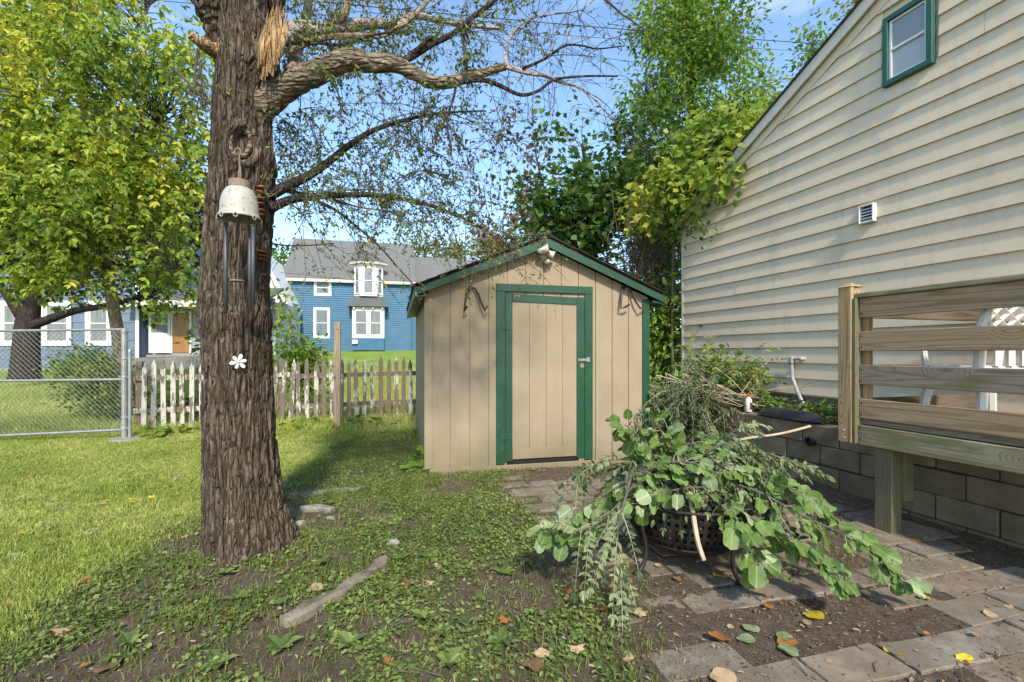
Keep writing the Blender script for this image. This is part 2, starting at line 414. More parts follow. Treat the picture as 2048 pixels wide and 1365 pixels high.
# mossy concrete block
m = N('mossy_concrete_block')
c = m.ramp(m.noise(5, 7, .7, co='World'), [(.3, (.28, .215, .145)), (.7, (.15, .115, .078))])
c = m.mix(m.ramp(m.noise(2.4, 6, .7, co='World', off=(3, 1, 0)), [(.50, 0.0), (.66, .6)]), c, (.10, .115, .04))
c = m.mix(1.0, c, m.ramp(m.orand(), [(0, .72), (1, 1.1)]), 'MULTIPLY')
m.col(c); m.rough(.95, .15); m.bump(m.noise(110, 5, .75, co='World'), .6, .006); MT['block'] = m.m
# paver
m = N('patio_paver')
c = m.ramp(m.orand(), [(0, (.28, .25, .20)), (.35, (.31, .27, .21)), (.65, (.28, .215, .155)), (1, (.25, .23, .19))])
c = m.mix(m.ramp(m.noise(3.2, 7, .75, co='World'), [(.34, 0.0), (.55, .85)]), c, (.15, .118, .085))
c = m.mix(m.ramp(m.noise(5.5, 6, .7, co='World', off=(5, 2, 0)), [(.56, 0.0), (.68, .5)]), c, (.13, .125, .05))
c = m.mix(m.ramp(m.noise(160, 3, .6, co='World'), [(.62, 0.0), (.72, .5)]), c, (.045, .035, .028))
m.col(c); m.rough(.9, .25); m.bump(m.noise(150, 5, .75, co='World'), .5, .004); MT['paver'] = m.m
MT['stone'] = simple('limestone', (.36, .33, .28), (.20, .18, .15), 7, .9, .25, 50, .7, .01)
# ground
m = N('yard_ground')
soil = m.ramp(m.noise(14, 9, .75, co='World'), [(.25, (.06, .043, .03)), (.5, (.13, .098, .07)), (.75, (.22, .175, .13))])
soil = m.mix(m.ramp(m.noise(220, 3, .6, co='World'), [(.64, 0.0), (.70, .8)]), soil, (.28, .23, .17))
grs = m.ramp(m.noise(40, 6, .7, co='World'), [(.3, (.07, .085, .018)), (.7, (.17, .20, .05))])
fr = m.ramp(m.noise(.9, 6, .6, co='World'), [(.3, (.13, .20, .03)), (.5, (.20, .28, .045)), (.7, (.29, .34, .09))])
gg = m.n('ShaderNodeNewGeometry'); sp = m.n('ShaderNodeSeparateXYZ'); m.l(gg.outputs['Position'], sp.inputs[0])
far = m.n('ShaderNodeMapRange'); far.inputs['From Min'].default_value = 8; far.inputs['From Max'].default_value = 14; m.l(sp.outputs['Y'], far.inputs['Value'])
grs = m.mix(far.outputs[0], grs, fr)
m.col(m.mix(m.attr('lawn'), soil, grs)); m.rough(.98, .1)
m.bump(m.noise(70, 8, .8, co='World'), .9, .02); MT['ground'] = m.m
m = N('bed_soil'); m.col(m.ramp(m.noise(12, 8, .7, co='World'), [(.3, (.05, .035, .022)), (.7, (.13, .10, .07))])); m.rough(.98, .1); m.bump(m.noise(60, 6, .8, co='World'), 1, .02); MT['soil'] = m.m
# bark
def bark(name, a, b, c3, st=(1, 1, .16), moss=0.0, sc=28):
    m = N(name)
    w = m.noise(sc, 7, .7, st, 'World', .6)
    c = m.ramp(w, [(.30, c3), (.5, b), (.72, a)])
    c = m.mix(m.ramp(m.noise(3.0, 5, .6, co='World'), [(.45, 0.0), (.7, .6)]), c, tuple(.55 * v for v in b))
    if moss: c = m.mix(m.ramp(m.noise(6, 7, .7, co='World'), [(.5, 0.0), (.68, moss)]), c, (.13, .15, .05))
    c = m.mix(m.ramp(m.noise(38, 5, .7, co='World', off=(4, 2, 1)), [(.60, 0.0), (.68, .55)]), c, tuple(min(1, 1.5 * v) for v in a))
    m.col(c); m.rough(.95, .15)
    g = m.n('ShaderNodeNewGeometry'); mp_ = m.n('ShaderNodeMapping'); mp_.inputs['Scale'].default_value = tuple(v * sc for v in st); m.l(g.outputs['Position'], mp_.inputs['Vector'])
    nn = m.n('ShaderNodeTexNoise'); nn.inputs['Scale'].default_value = .8; nn.inputs['Detail'].default_value = 4; m.l(mp_.outputs[0], nn.inputs['Vector'])
    ad = m.n('ShaderNodeMix', data_type='RGBA', blend_type='ADD'); ad.inputs['Factor'].default_value = 1.1; m.l(mp_.outputs[0], ad.inputs['A']); m.l(nn.outputs['Color'], ad.inputs['B'])
    vo = m.n('ShaderNodeTexVoronoi', feature='DISTANCE_TO_EDGE'); vo.inputs['Scale'].default_value = 1.0; m.l(ad.outputs['Result'], vo.inputs['Vector'])
    fur = m.ramp(vo.outputs['Distance'], [(.0, 0.0), (.22, 1.0)])
    c = m.mix(m.ramp(vo.outputs['Distance'], [(.0, .75), (.14, 0.0)]), c, c3); m.col(c)
    m.bump(m.math('ADD', m.math('MULTIPLY', fur, 1.2), m.math('ADD', w, m.math('MULTIPLY', m.noise(120, 5, .7, (1, 1, .4), 'World'), .5))), 1.0, .014)
    return m.m
MT['bark'] = bark('furrowed_bark', (.27, .21, .15), (.13, .097, .067), (.03, .022, .015), (1, 1, .13), moss=.12, sc=34)
MT['bark_moss'] = bark('mossy_limb_bark', (.36, .30, .22), (.25, .20, .13), (.10, .075, .05), (.25, 1, 1), .35)
MT['bark_dark'] = bark('dark_bark', (.13, .10, .085), (.07, .052, .045), (.03, .022, .02))
MT['bark_pale'] = bark('pale_smooth_bark', (.48, .36, .25), (.36, .26, .18), (.20, .14, .09), (1, 1, .6), .1, 14)
MT['twig'] = simple('twig_bark', (.13, .11, .085), (.07, .058, .045), 20, .9, .2, 60, .3, .002, co='World')
MT['twig_pale'] = simple('pale_peeled_wood', (.55, .44, .30), (.38, .28, .18), 12, .7, .3, 60, .3, .002, co='World')
MT['barewood'] = bark('broken_heartwood', (.62, .45, .26), (.45, .29, .14), (.25, .14, .06), (1, 1, .12), 0, 34)
MT['deadwood'] = bark('barkless_grey_wood', (.55, .49, .42), (.42, .36, .30), (.24, .19, .15), (.5, 1, 1), 0, 16)
# foliage
MT['lf_yellow'] = leafmat('yellow_green_leaf', [(.09, .15, .02), (.25, .35, .04), (.45, .52, .065), (.74, .64, .10)], .45)
MT['lf_elm'] = leafmat('elm_leaf', [(.06, .10, .025), (.13, .19, .04), (.28, .28, .07)], .3)
MT['lf_dead'] = leafmat('dead_brown_leaf', [(.10, .055, .03), (.20, .11, .055), (.28, .16, .08)], .15)
MT['lf_dark'] = leafmat('dark_maple_leaf', [(.04, .085, .018), (.085, .16, .03), (.17, .26, .05)], .3)
MT['lf_mid'] = leafmat('mid_green_leaf', [(.06, .13, .02), (.15, .26, .035), (.32, .42, .06)], .45)
MT['lf_vine'] = leafmat('vine_leaf', [(.13, .24, .03), (.30, .38, .05), (.50, .46, .08)], .45)
MT['lf_purple'] = leafmat('purple_maple_leaf', [(.020, .014, .017), (.035, .025, .026), (.05, .055, .03)], .15)
MT['lf_far'] = leafmat('far_tree_leaf', [(.09, .13, .03), (.20, .22, .05), (.34, .29, .08)], .3)
MT['lf_shrub'] = leafmat('shrub_leaf', [(.07, .14, .018), (.15, .25, .03), (.33, .40, .05)], .4)
MT['lf_weed'] = leafmat('weed_leaf', [(.08, .13, .03), (.17, .235, .055), (.32, .37, .11)], .3)
MT['lf_moss'] = leafmat('bright_moss', [(.06, .13, .015), (.10, .20, .02)], .2)
MT['lf_brush'] = leafmat('wilting_pile_leaf', [(.04, .075, .03), (.075, .125, .05), (.15, .19, .07)], .2)
MT['lf_frond'] = leafmat('frond_leaflet', [(.05, .085, .03), (.12, .17, .06), (.27, .31, .15)], .25, .5)
MT['grass'] = leafmat('grass_blade', [(.20, .26, .04), (.36, .43, .08), (.52, .53, .16), (.68, .58, .32)], .35, .6)
MT['grass_dull'] = leafmat('thin_grass_blade', [(.10, .14, .025), (.18, .24, .045), (.28, .29, .09), (.42, .34, .18)], .3, .6)
MT['straw'] = leafmat('litter_bits', [(.09, .06, .04), (.20, .14, .09), (.36, .28, .18)], .1)
def bigleaf(name, a, b, edge=None, trans=.25):
    m = N(name)
    c = m.ramp(m.noise(14, 5, .6), [(.3, a), (.72, b)])
    c = m.mix(1.0, c, m.ramp(m.orand(), [(0, .7), (1, 1.15)]), 'MULTIPLY')
    sp = m.n('ShaderNodeSeparateXYZ'); m.l(m.c.outputs['Object'], sp.inputs[0])
    vx = m.math('SUBTRACT', sp.outputs['X'], m.math('MULTIPLY', m.math('ABSOLUTE', sp.outputs['Y']), .9))
    v = m.math('ABSOLUTE', m.math('SINE', m.math('MULTIPLY', vx, 330.)))
    vein = m.ramp(v, [(.0, .55), (.12, 0.0)]); c = m.mix(vein, c, tuple(min(1, x * 1.6) for x in b))
    mid = m.ramp(m.math('ABSOLUTE', sp.outputs['Y']), [(.0, .7), (.0022, 0.0)]); c = m.mix(mid, c, tuple(min(1, x * 1.7 + .02) for x in b))
    m.col(c); m.rough(.5, .4); m.bump(v, .3, .001)
    tr = m.n('ShaderNodeBsdfTranslucent'); ms = m.n('ShaderNodeMixShader'); ms.inputs[0].default_value = trans
    m.l(c, tr.inputs['Color']); m.l(m.b.outputs[0], ms.inputs[1]); m.l(tr.outputs[0], ms.inputs[2]); m.l(ms.outputs[0], m.out.inputs['Surface'])
    return m.m
MT['big_green'] = bigleaf('broad_green_leaf', (.085, .15, .03), (.16, .235, .055))
MT['big_pale'] = bigleaf('pale_leaf_underside', (.22, .29, .13), (.32, .38, .20))
MT['big_yellow'] = bigleaf('fallen_yellow_leaf', (.70, .52, .03), (.60, .42, .04))
MT['big_tan'] = bigleaf('fallen_tan_leaf', (.55, .40, .24), (.42, .27, .14))
MT['big_orange'] = bigleaf('fallen_orange_leaf', (.50, .22, .06), (.33, .13, .04))
MT['big_brown'] = bigleaf('fallen_brown_leaf', (.28, .16, .08), (.16, .09, .05))
# peeling picket paints
def peel(name, thr):
    m = N(name)
    f = m.noise(9, 8, .75, (1, 1, .35), 'World')
    c = m.mix(m.ramp(f, [(thr, 0.0), (thr + .04, 1.0)]), (.50, .47, .42), (.13, .10, .075))
    c = m.mix(m.ramp(m.noise(30, 4, .7, co='World'), [(.45, 0.0), (.7, .5)]), c, (.28, .24, .18))
    m.col(c); m.rough(.85, .2); m.bump(f, .5, .004); return m.m
MT['pick_w'] = peel('peeling_white_paint', .51); MT['pick_m'] = peel('half_peeled_paint', .455); MT['pick_b'] = peel('bare_grey_picket', .38)
MT['galv'] = simple('galvanised_steel', (.40, .40, .38), (.28, .28, .27), 8, .45, .5, 60, .1, metal=.55)
MT['iron'] = simple('black_iron', (.02, .02, .02), (.035, .03, .028), 20, .5, .5, 80, .3, .002, metal=.3)
MT['firepit'] = simple('soot_black_steel', (.022, .019, .017), (.05, .038, .03), 12, .6, .5, 80, .4, .002, metal=.5)
MT['rust'] = simple('rusty_steel', (.30, .15, .08), (.42, .27, .18), 25, .8, .3, 80, .4, .002)
MT['rustgrey'] = simple('worn_beige_metal', (.27, .20, .145), (.17, .12, .085), 15, .7, .3, 80, .3, .002)
m = N('speckled_white_enamel'); c = m.ramp(m.noise(55, 5, .7), [(.38, (.20, .17, .14)), (.44, (.40, .37, .32))]); c = m.mix(m.ramp(m.noise(5, 5), [(.5, 0.0), (.75, .4)]), c, (.40, .35, .29))
m.col(c); m.rough(.55, .4); m.bump(m.noise(120, 4), .25, .002); MT['enamel'] = m.m
MT['tube'] = simple('dark_grey_tube', (.055, .055, .058), (.09, .09, .095), 12, .45, .5, 60, .1, metal=.3)
MT['fungus'] = simple('red_brown_fungus', (.15, .035, .015), (.24, .08, .03), 14, .6, .4, 60, .4, .003, co='World')
MT['plastic'] = simple('white_plastic', (.70, .69, .65), (.62, .61, .57), 6, .45, .45, 60, .05)
MT['pvc'] = simple('grey_conduit', (.36, .37, .38), (.28, .29, .30), 9, .5, .4, 60, .1)
MT['black_pl'] = simple('black_plastic', (.018, .018, .02), (.035, .034, .036), 9, .4, .5, 40, .3, .003)
MT['redcap'] = simple('red_cap', (.50, .07, .04), (.38, .05, .03), 9, .45, .5, 40, .05)
MT['redlabel'] = simple('dark_red_label', (.25, .02, .03), (.05, .03, .04), 60, .5, .4, 40, .02, lo=.5, hi=.56)
MT['brass'] = simple('brass', (.45, .30, .08), (.33, .20, .05), 9, .4, .5, 40, .05, metal=.8)
MT['cable'] = simple('black_cable', (.012, .012, .012), None, 9, .6, .4, 40, 0)
MT['brick'] = simple('chimney_brick', (.38, .17, .11), (.27, .12, .08), 9, .9, .2, 40, .3)
MT['curtain'] = simple('curtain_behind_glass', (.24, .24, .23), (.13, .14, .14), 3, .3, .5, 12, .1, st=(6, 6, .3))
m = N('window_glass'); m.col((.05, .06, .07)); m.rough(.04, .8); m.bump(m.noise(1.5, 2), .05, .01); MT['glass'] = m.m
m = N('upper_window_glass'); m.col((.26, .27, .27)); m.rough(.05, .9); MT['glass_up'] = m.m
m = N('blind_behind_glass'); m.col((.42, .42, .40)); m.rough(.08, .9); MT['blind'] = m.m
# ================================================================== SETTING
xs = np.unique(np.round(np.concatenate([-8 - np.geomspace(.05, 600, 60), np.arange(-8, 4.6, .05), 4.6 + np.geomspace(.05, 600, 60)]), 4))
ys = np.unique(np.round(np.concatenate([-np.geomspace(.3, 60, 16), np.arange(0, 9, .045), 9 + np.geomspace(.05, 700, 70)]), 4))
X, Y = np.meshgrid(xs, ys)
near = sstep(14, 9, Y) * sstep(-12, -8, X)
def lawn_mask(X, Y):
    e = -2.45 + .22 * fbm(X * 1.5, Y * 1.5, s=3) + .22 * sstep(2.6, 1.9, Y)
    a = sstep(e + .16, e - .16, X)
    return np.maximum(a, sstep(6.3, 9.2, Y))
def patio_edge(Y): return .55 - .62 * sstep(2.6, 4.9, Y) + .05 * np.sin(Y * 5)
def weed_mask(X, Y):
    n = fbm(X * 1.7, Y * 1.7, s=11) + .5 * fbm(X * 6, Y * 6, s=15)
    w = sstep(-.30, .22, n + .10)
    w = w * (1 - lawn_mask(X, Y)) * sstep(patio_edge(Y) + .10, patio_edge(Y) - .18, X)
    d = np.exp(-((X - TX - .62) ** 2 / .12 + (Y - TY + .12) ** 2 / .05)); w = w * (1 - .9 * d)     # bare patch by the trunk
    return w * (1 - sstep(7.0, 7.4, Y) * .4)
Z = G(X, Y) + near * (.012 * fbm(X * 3, Y * 3, s=1) + .007 * fbm(X * 11, Y * 11, s=2))
lm = np.clip(lawn_mask(X, Y) + .55 * weed_mask(X, Y), 0, 1)
ny, nx = X.shape
V = np.stack([X, Y, Z], -1).reshape(-1, 3); i = np.arange(ny - 1)[:, None] * nx; j = np.arange(nx - 1)[None]
mb = MB(); mb.add(V, np.stack([i + j, i + j + 1, i + nx + j + 1, i + nx + j], -1).reshape(-1, 4), 0)
me = mb.mesh('ground', MT['ground'], True); a = me.attributes.new('lawn', 'FLOAT', 'POINT'); a.data.foreach_set('value', lm.ravel())
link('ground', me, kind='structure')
AP = math.atan2(.239, .971)                          # the shed's and the pavers' angle
pv = np.array([math.cos(AP), math.sin(AP)]); qv = np.array([-math.sin(AP), math.cos(AP)])
# ---- patio pavers
patio = thing('patio', 'patio of loose concrete pavers half sunk in soil', 'patio', (0, 0, 0)); patio['kind'] = 'structure'
if 'category' in patio: del patio['category']
pm = []
for k in range(4):
    b = MB(); ww, hh = .200, .0985
    pts = []
    for (ax, ay, bx, by) in ((-ww, -hh, ww, -hh), (ww, -hh, ww, hh), (ww, hh, -ww, hh), (-ww, hh, -ww, -hh)):
        for t in np.linspace(0, 1, 5)[:-1]:
            pts.append((ax + (bx - ax) * t + random.uniform(-.005, .005), ay + (by - ay) * t + random.uniform(-.005, .005)))
    top = [(x * .985, y * .97) for x, y in pts]; n = len(pts)
    V = [(x, y, -.035) for x, y in pts] + [(x, y, .006) for x, y in pts] + [(x, y, .012) for x, y in top]
    b.add(V, [(r * n + i, r * n + (i + 1) % n, (r + 1) * n + (i + 1) % n, (r + 1) * n + i) for r in (0, 1) for i in range(n)])
    b.f.append(np.array([list(range(2 * n, 3 * n))])); pm.append(b.mesh('paver', MT['paver']))
O = np.array([2.18, 2.64])
for jj in range(-5, 17):
    for ii in range(-7, 5):
        c = O + pv * (ii + (.5 if jj % 2 else 0)) * .416 + qv * jj * .212
        x, y = c
        if y < 1.2 or y > 5.1: continue
        qx, qy = CX + x / y * F, HY + EYE / y * F
        if ((qx - 1600) / 150) ** 2 + ((qy - 1265) / 55) ** 2 < 1 or ((qx - 1660) / 70) ** 2 + ((qy - 1090) / 50) ** 2 < 1 or ((qx - 1380) / 90) ** 2 + ((qy - 1265) / 32) ** 2 < 1: continue
        if x < patio_edge(y) + .12 or x > 4.49 - .305 * y - .30: continue
        r = random.random(); gap = float(fbm(x * 1.1 + 3, y * 1.1, s=21))
        if gap < -.10 and r < .85: continue
        if r < .10: continue
        dz = random.uniform(-.012, .006) - .010 * (gap < .05)
        link('paver', random.choice(pm), patio, (x + random.uniform(-.012, .012), y + random.uniform(-.012, .012), float(G(x, y)) + .002 + dz),
             (random.uniform(-.025, .025), random.uniform(-.02, .02), AP + random.uniform(-.05, .05)))
# small worn bricks of the path to the shed door
bm_ = MB(); bm_.box(-.13, .13, -.065, .065, -.04, .012, None, .008); bme = bm_.mesh('paver', MT['paver'])
for r, (py, xl, xr) in enumerate([(957, 1000, 1170), (971, 1008, 1190), (986, 1020, 1200), (1002, 1025, 1215), (1020, 1050, 1230), (1040, 1070, 1240)]):
    p0 = PG(xl, py); n = int((PG(xr, py).x - p0.x) / .285)
    for k in range(n):
        x = p0.x + (k + .4) * .285 + random.uniform(-.02, .02) ; y = p0.y + (k * .285) * .2
        if random.random() < .12: continue
        link('paver', bme, patio, (x, y, float(G(x, y)) + random.uniform(-.006, .006)), (random.uniform(-.04, .04), random.uniform(-.04, .04), AP + random.uniform(-.15, .15)))

# ================================================================== SHED
SH = thing('garden_shed', 'small beige gabled wooden shed with green trim and a closed door', 'shed', (-.934, 5.25, -.0), AP)
SW, SD, EH, PK = 2.705, 3.0, 2.035, 2.60
def roofz(w): return EH + (PK - EH) * (1 - abs(w - SW / 2) / (SW / 2))
gr = [.0] + [.249 + .2185 * k for k in range(12)]; gr = [g for g in gr if g < SW - .08] + [SW]
DL, DR, DT = .773 + .10, 1.953 - .10, 2.03       # rough opening
for a, b in zip(gr[:-1], gr[1:]):
    a2, b2 = a + .0055, b - .0055
    lo = .05
    if a2 > DL - .12 and b2 < DR + .12: lo = 2.0
    mid = SW / 2
    pts = [(a2, lo), (b2, lo), (b2, roofz(b2) - .01)] + ([(mid, roofz(mid) - .01)] if a2 < mid < b2 else []) + [(a2, roofz(a2) - .01)]
    mb = MB(); mb.prism(pts, .0, .014); mb.build('siding_board', MT['beige'], SH)
mb = MB(); mb.prism([(0, .05), (DL, .05), (DL, 2.0), (0, 2.0)], .016, .05); mb.prism([(DR, .05), (SW, .05), (SW, 2.0), (DR, 2.0)], .016, .05)
mb.prism([(0, 2.003), (SW, 2.003), (SW, EH - .02), (SW / 2, PK - .02), (0, EH - .02)], .016, .05); mb.build('backing', MT['beige'], SH)
for k in range(14):                                   # left wall, right wall
    y0 = .055 + k * .2104
    for x0 in (-.001, SW - .013):
        mb = MB(); mb.box(x0, x0 + .014, y0 + .003, y0 + .2074, .04, EH - .03); mb.build('siding_board', MT['beige'], SH)
mb = MB(); mb.box(.016, .04, .055, SD - .01, .05, EH - .04); mb.box(SW - .04, SW - .016, .055, SD - .01, .05, EH - .04)
mb.prism([(0, .05), (SW, .05), (SW, EH - .03), (SW / 2, PK - .03), (0, EH - .03)], SD - .01, SD + .01); mb.build('inner_wall', MT['beige'], SH)
mb = MB(); mb.box(-.035, .05, -.016, -.002, .06, EH - .03, None, .003); mb.build('corner_board', MT['beige'], SH)
mb = MB(); mb.box(SW - .088, SW + .006, -.022, -.002, .06, EH - .03, None, .003); mb.build('corner_board', MT['green'], SH)
mb = MB(); mb.box(.02, SW, -.03, -.004, -.03, .058, None, .004); mb.build('base_board', MT['beige'], SH)
# door frame
for (x0, x1, z0, z1) in ((.773, .873, .07, 2.045), (1.853, 1.953, .07, 2.045)):
    mb = MB(); mb.box(x0, x1, -.026, -.002, z0, z1, None, .003); mb.build('door_frame', MT['green'], SH)
mb = MB(); mb.box(.773, 1.953, -.028, -.002, 2.047, 2.135, None, .003); mb.build('door_frame', MT['green'], SH)
mb = MB(); mb.box(.86, 1.86, .006, .014, .06, 2.04); mb.build('door_recess', MT['cable'], SH)
door = thing('door', None, None); door.parent = SH; door.location = (.879, 0, 0)
dw = .97
for k in range(4):
    a, b = .085 + k * .205, .085 + (k + 1) * .205 - .004
    mb = MB(); mb.box(a, min(b, dw - .10), -.012, .0, .115, 1.93); mb.build('siding_board', MT['beige'], door)
mb = MB(); mb.box(.085, dw - .103, -.017, -.0125, .118, .235, None, .002); mb.build('kick_board', MT['beige'], door)
for (x0, x1, z0, z1) in ((0, .083, .095, 2.028), (dw - .10, dw, .095, 2.005)):
    mb = MB(); mb.box(x0, x1, -.024, -.001, z0, z1, None, .003); mb.build('door_trim', MT['green'], door)
mb = MB(); mb.prism([(.085, 1.935), (dw - .102, 1.915), (dw - .102, 2.0), (.085, 2.022)], -.024, -.001); mb.build('door_trim', MT['green'], door)
mb = MB()
for x in (.13, .36, .50, .70):
    for z in (.52, 1.45): mb.box(x, x + .006, -.0138, -.011, z, z + .006)
mb.build('nail_heads', MT['iron'], door)
mb = MB()
for g_ in gr[1:-1]:
    for z in (.12, .55, 1.0, 1.45, 1.9):
        if .78 < g_ < 1.95: continue
        mb.box(g_ + .02, g_ + .026, -.002, .001, z + random.uniform(-.02, .02), z + .027)
mb.build('nail_heads', MT['rust'], SH, kind='stuff')
for z in (.40, 1.66):
    mb = MB(); mb.box(-.052, -.006, -.033, -.0285, z - .05, z + .05, None, .002); mb.box(.006, .05, -.033, -.025, z - .05, z + .05, None, .002); mb.tube([(0, -.034, z - .055), (0, -.034, z + .055)], .008, 8); mb.build('hinge', MT['green'], door)
mb = MB(); mb.box(dw - .085, dw + .05, -.034, -.026, 1.245, 1.275, None, .002); mb.box(dw + .02, dw + .06, -.045, -.026, 1.235, 1.29, None, .003); mb.build('hasp', MT['galv'], door)
mb = MB(); mb.box(dw - .06, dw - .01, -.032, -.0255, 1.165, 1.215, None, .002); mb.build('keeper_plate', MT['rustgrey'], door)
# roof
ov = .15; fr = -.10
rz_ = lambda w: EH + .06 + (PK + .06 - (EH + .06)) * (1 - abs(w - SW / 2) / (SW / 2))
for sgn in (-1, 1):
    xe = SW / 2 + sgn * (SW / 2 + ov); xm = SW / 2
    ze = rz_(xe); zm = rz_(xm)
    pts = [(xe, ze), (xm, zm), (xm, zm + .035), (xe - 0 * sgn, ze + .03)]
    if sgn > 0: pts = pts[::-1]
    mb = MB(); mb.prism(pts, fr, SD + .1)
    for r in range(12):                               # shingle courses, each lapping the next
        f0, f1 = r / 12, (r + 1) / 12 + .02
        xa, xb = xe + (xm - xe) * f0 - sgn * -.012 * (r == 0), xe + (xm - xe) * min(f1, 1)
        za, zb = ze + .035 + (zm - ze) * f0, ze + .035 + (zm - ze) * min(f1, 1)
        q = [(xa, za + .001), (xb, zb + .002), (xb, zb + .006), (xa, za + .016)]
        if sgn > 0: q = q[::-1]
        mb.prism(q, fr - .03 - .004 * (r % 3), SD + .13)
    mb.build('roof_shingles', MT['shingle_dark'], SH)
    pts = [(xe, ze - .075), (xm, zm - .095), (xm, zm), (xe, ze)]
    if sgn > 0: pts = pts[::-1]
    mb = MB(); mb.prism(pts, fr - .022, fr - .002); mb.build('rake_board', MT['green'], SH)
    mb = MB(); mb.box(min(xe, xe - sgn * .02), max(xe, xe - sgn * .02), fr, SD + .1, ze - .10, ze - .003); mb.build('eave_board', MT['green'], SH)
    mb = MB(); mb.prism(([(xe - sgn * .02, ze - .09), (SW / 2 + sgn * (SW / 2), ze - .07), (SW / 2 + sgn * (SW / 2), ze - .05), (xe - sgn * .02, ze - .07)])[::1 if sgn > 0 else -1], fr, SD + .1); mb.build('soffit', MT['green'], SH)
def shp(px, py, off=-.02):                            # a point on the shed's front, in its own frame
    u = (px - CX) / F; w = (u * 5.25 + .934) / (.971 - .239 * u); Yd = 5.25 + .239 * w
    return Vector((w, off, EYE - (py - HY) * Yd / F))
SHM = Matrix.Translation((-.934, 5.25, 0)) @ R_(AP)
def hook(pts, label):
    t = thing('plant_hook', label, 'hook', (0, 0, 0), 0, 'plant hooks on the shed'); t.matrix_world = SHM
    t.location = SHM.translation; t.rotation_euler = (0, 0, AP)
    ps = []
    n = len(pts)
    for k, (zx, zy) in enumerate(pts):
        f = abs(k / (n - 1) * 2 - 1)
        ps.append(shp(800 + zx * .381, 460 + zy * .381, -.03 - .08 * f))
    mb = MB(); mb.tube(ps, .0125, 7); mb.build('bent_bar', MT['iron'], t)
    c = ps[n // 2]
    mb = MB(); mb.box(c.x - .02, c.x + .02, -.032, -.001, c.z - .03, c.z + .015, None, .003); mb.build('screw_plate', MT['iron'], t)
hook([(346, 405), (331, 430), (337, 385), (345, 335), (356, 310), (372, 302), (390, 312), (405, 340), (420, 385), (438, 428), (448, 404)], 'black bent-bar plant hook on the shed wall beside the door hinges')
hook([(1183, 395), (1165, 410), (1143, 415), (1148, 370), (1155, 325), (1168, 303), (1188, 300), (1203, 325), (1220, 380), (1243, 418), (1268, 396)], 'black bent-bar plant hook on the shed wall beside the green corner board')
# flood light
fl = thing('flood_light', 'beige twin-head flood light under the shed gable peak', 'light'); fl.location = SHM.translation; fl.rotation_euler = (0, 0, AP)
c = shp(1086, 512, -.0)
mb = MB(); mb.lathe([(.055, 0), (.055, .03), (.045, .045)], 20, T_(c.x, c.y, c.z) @ R_(math.radians(90), 'X')); mb.build('mounting_plate', MT['cream_trim'], fl)
mb = MB(); mb.tube([(c.x, -.04, c.z), (c.x - .01, -.10, c.z + .01), (c.x - .03, -.14, c.z + .03)], .016, 8); mb.build('arm', MT['cream_trim'], fl)
mb = MB(); mb.lathe([(.018, -.07), (.035, -.05), (.04, 0), (.058, .05), (.060, .055), (.05, .050), (.001, .048)], 20, T_(c.x - .035, -.15, c.z + .035) @ R_(math.radians(75), 'Y') @ R_(math.radians(20), 'X'), False); mb.build('lamp_head', MT['cream_trim'], fl)
mb = MB(); mb.lathe([(.018, -.06), (.032, -.04), (.036, 0), (.046, .04), (.048, .045), (.04, .041), (.001, .039)], 20, T_(c.x + .05, -.12, c.z - .0) @ R_(math.radians(115), 'Y') @ R_(math.radians(15), 'X'), False); mb.build('lamp_head', MT['cream_trim'], fl)
mb = MB(); mb.box(c.x + .0, c.x + .045, -.12, -.04, c.z - .11, c.z - .055, None, .012); mb.build('motion_sensor', MT['cream_trim'], fl)
mb = MB(); a = shp(1065, 532, -.01); mb.tube([(c.x - .02, -.03, c.z - .01), (a.x, -.03, a.z), (a.x - .12, -.02, a.z + .05), (a.x - .24, -.04, a.z + .10)], .003, 4); mb.build('cord', MT['cable'], fl)

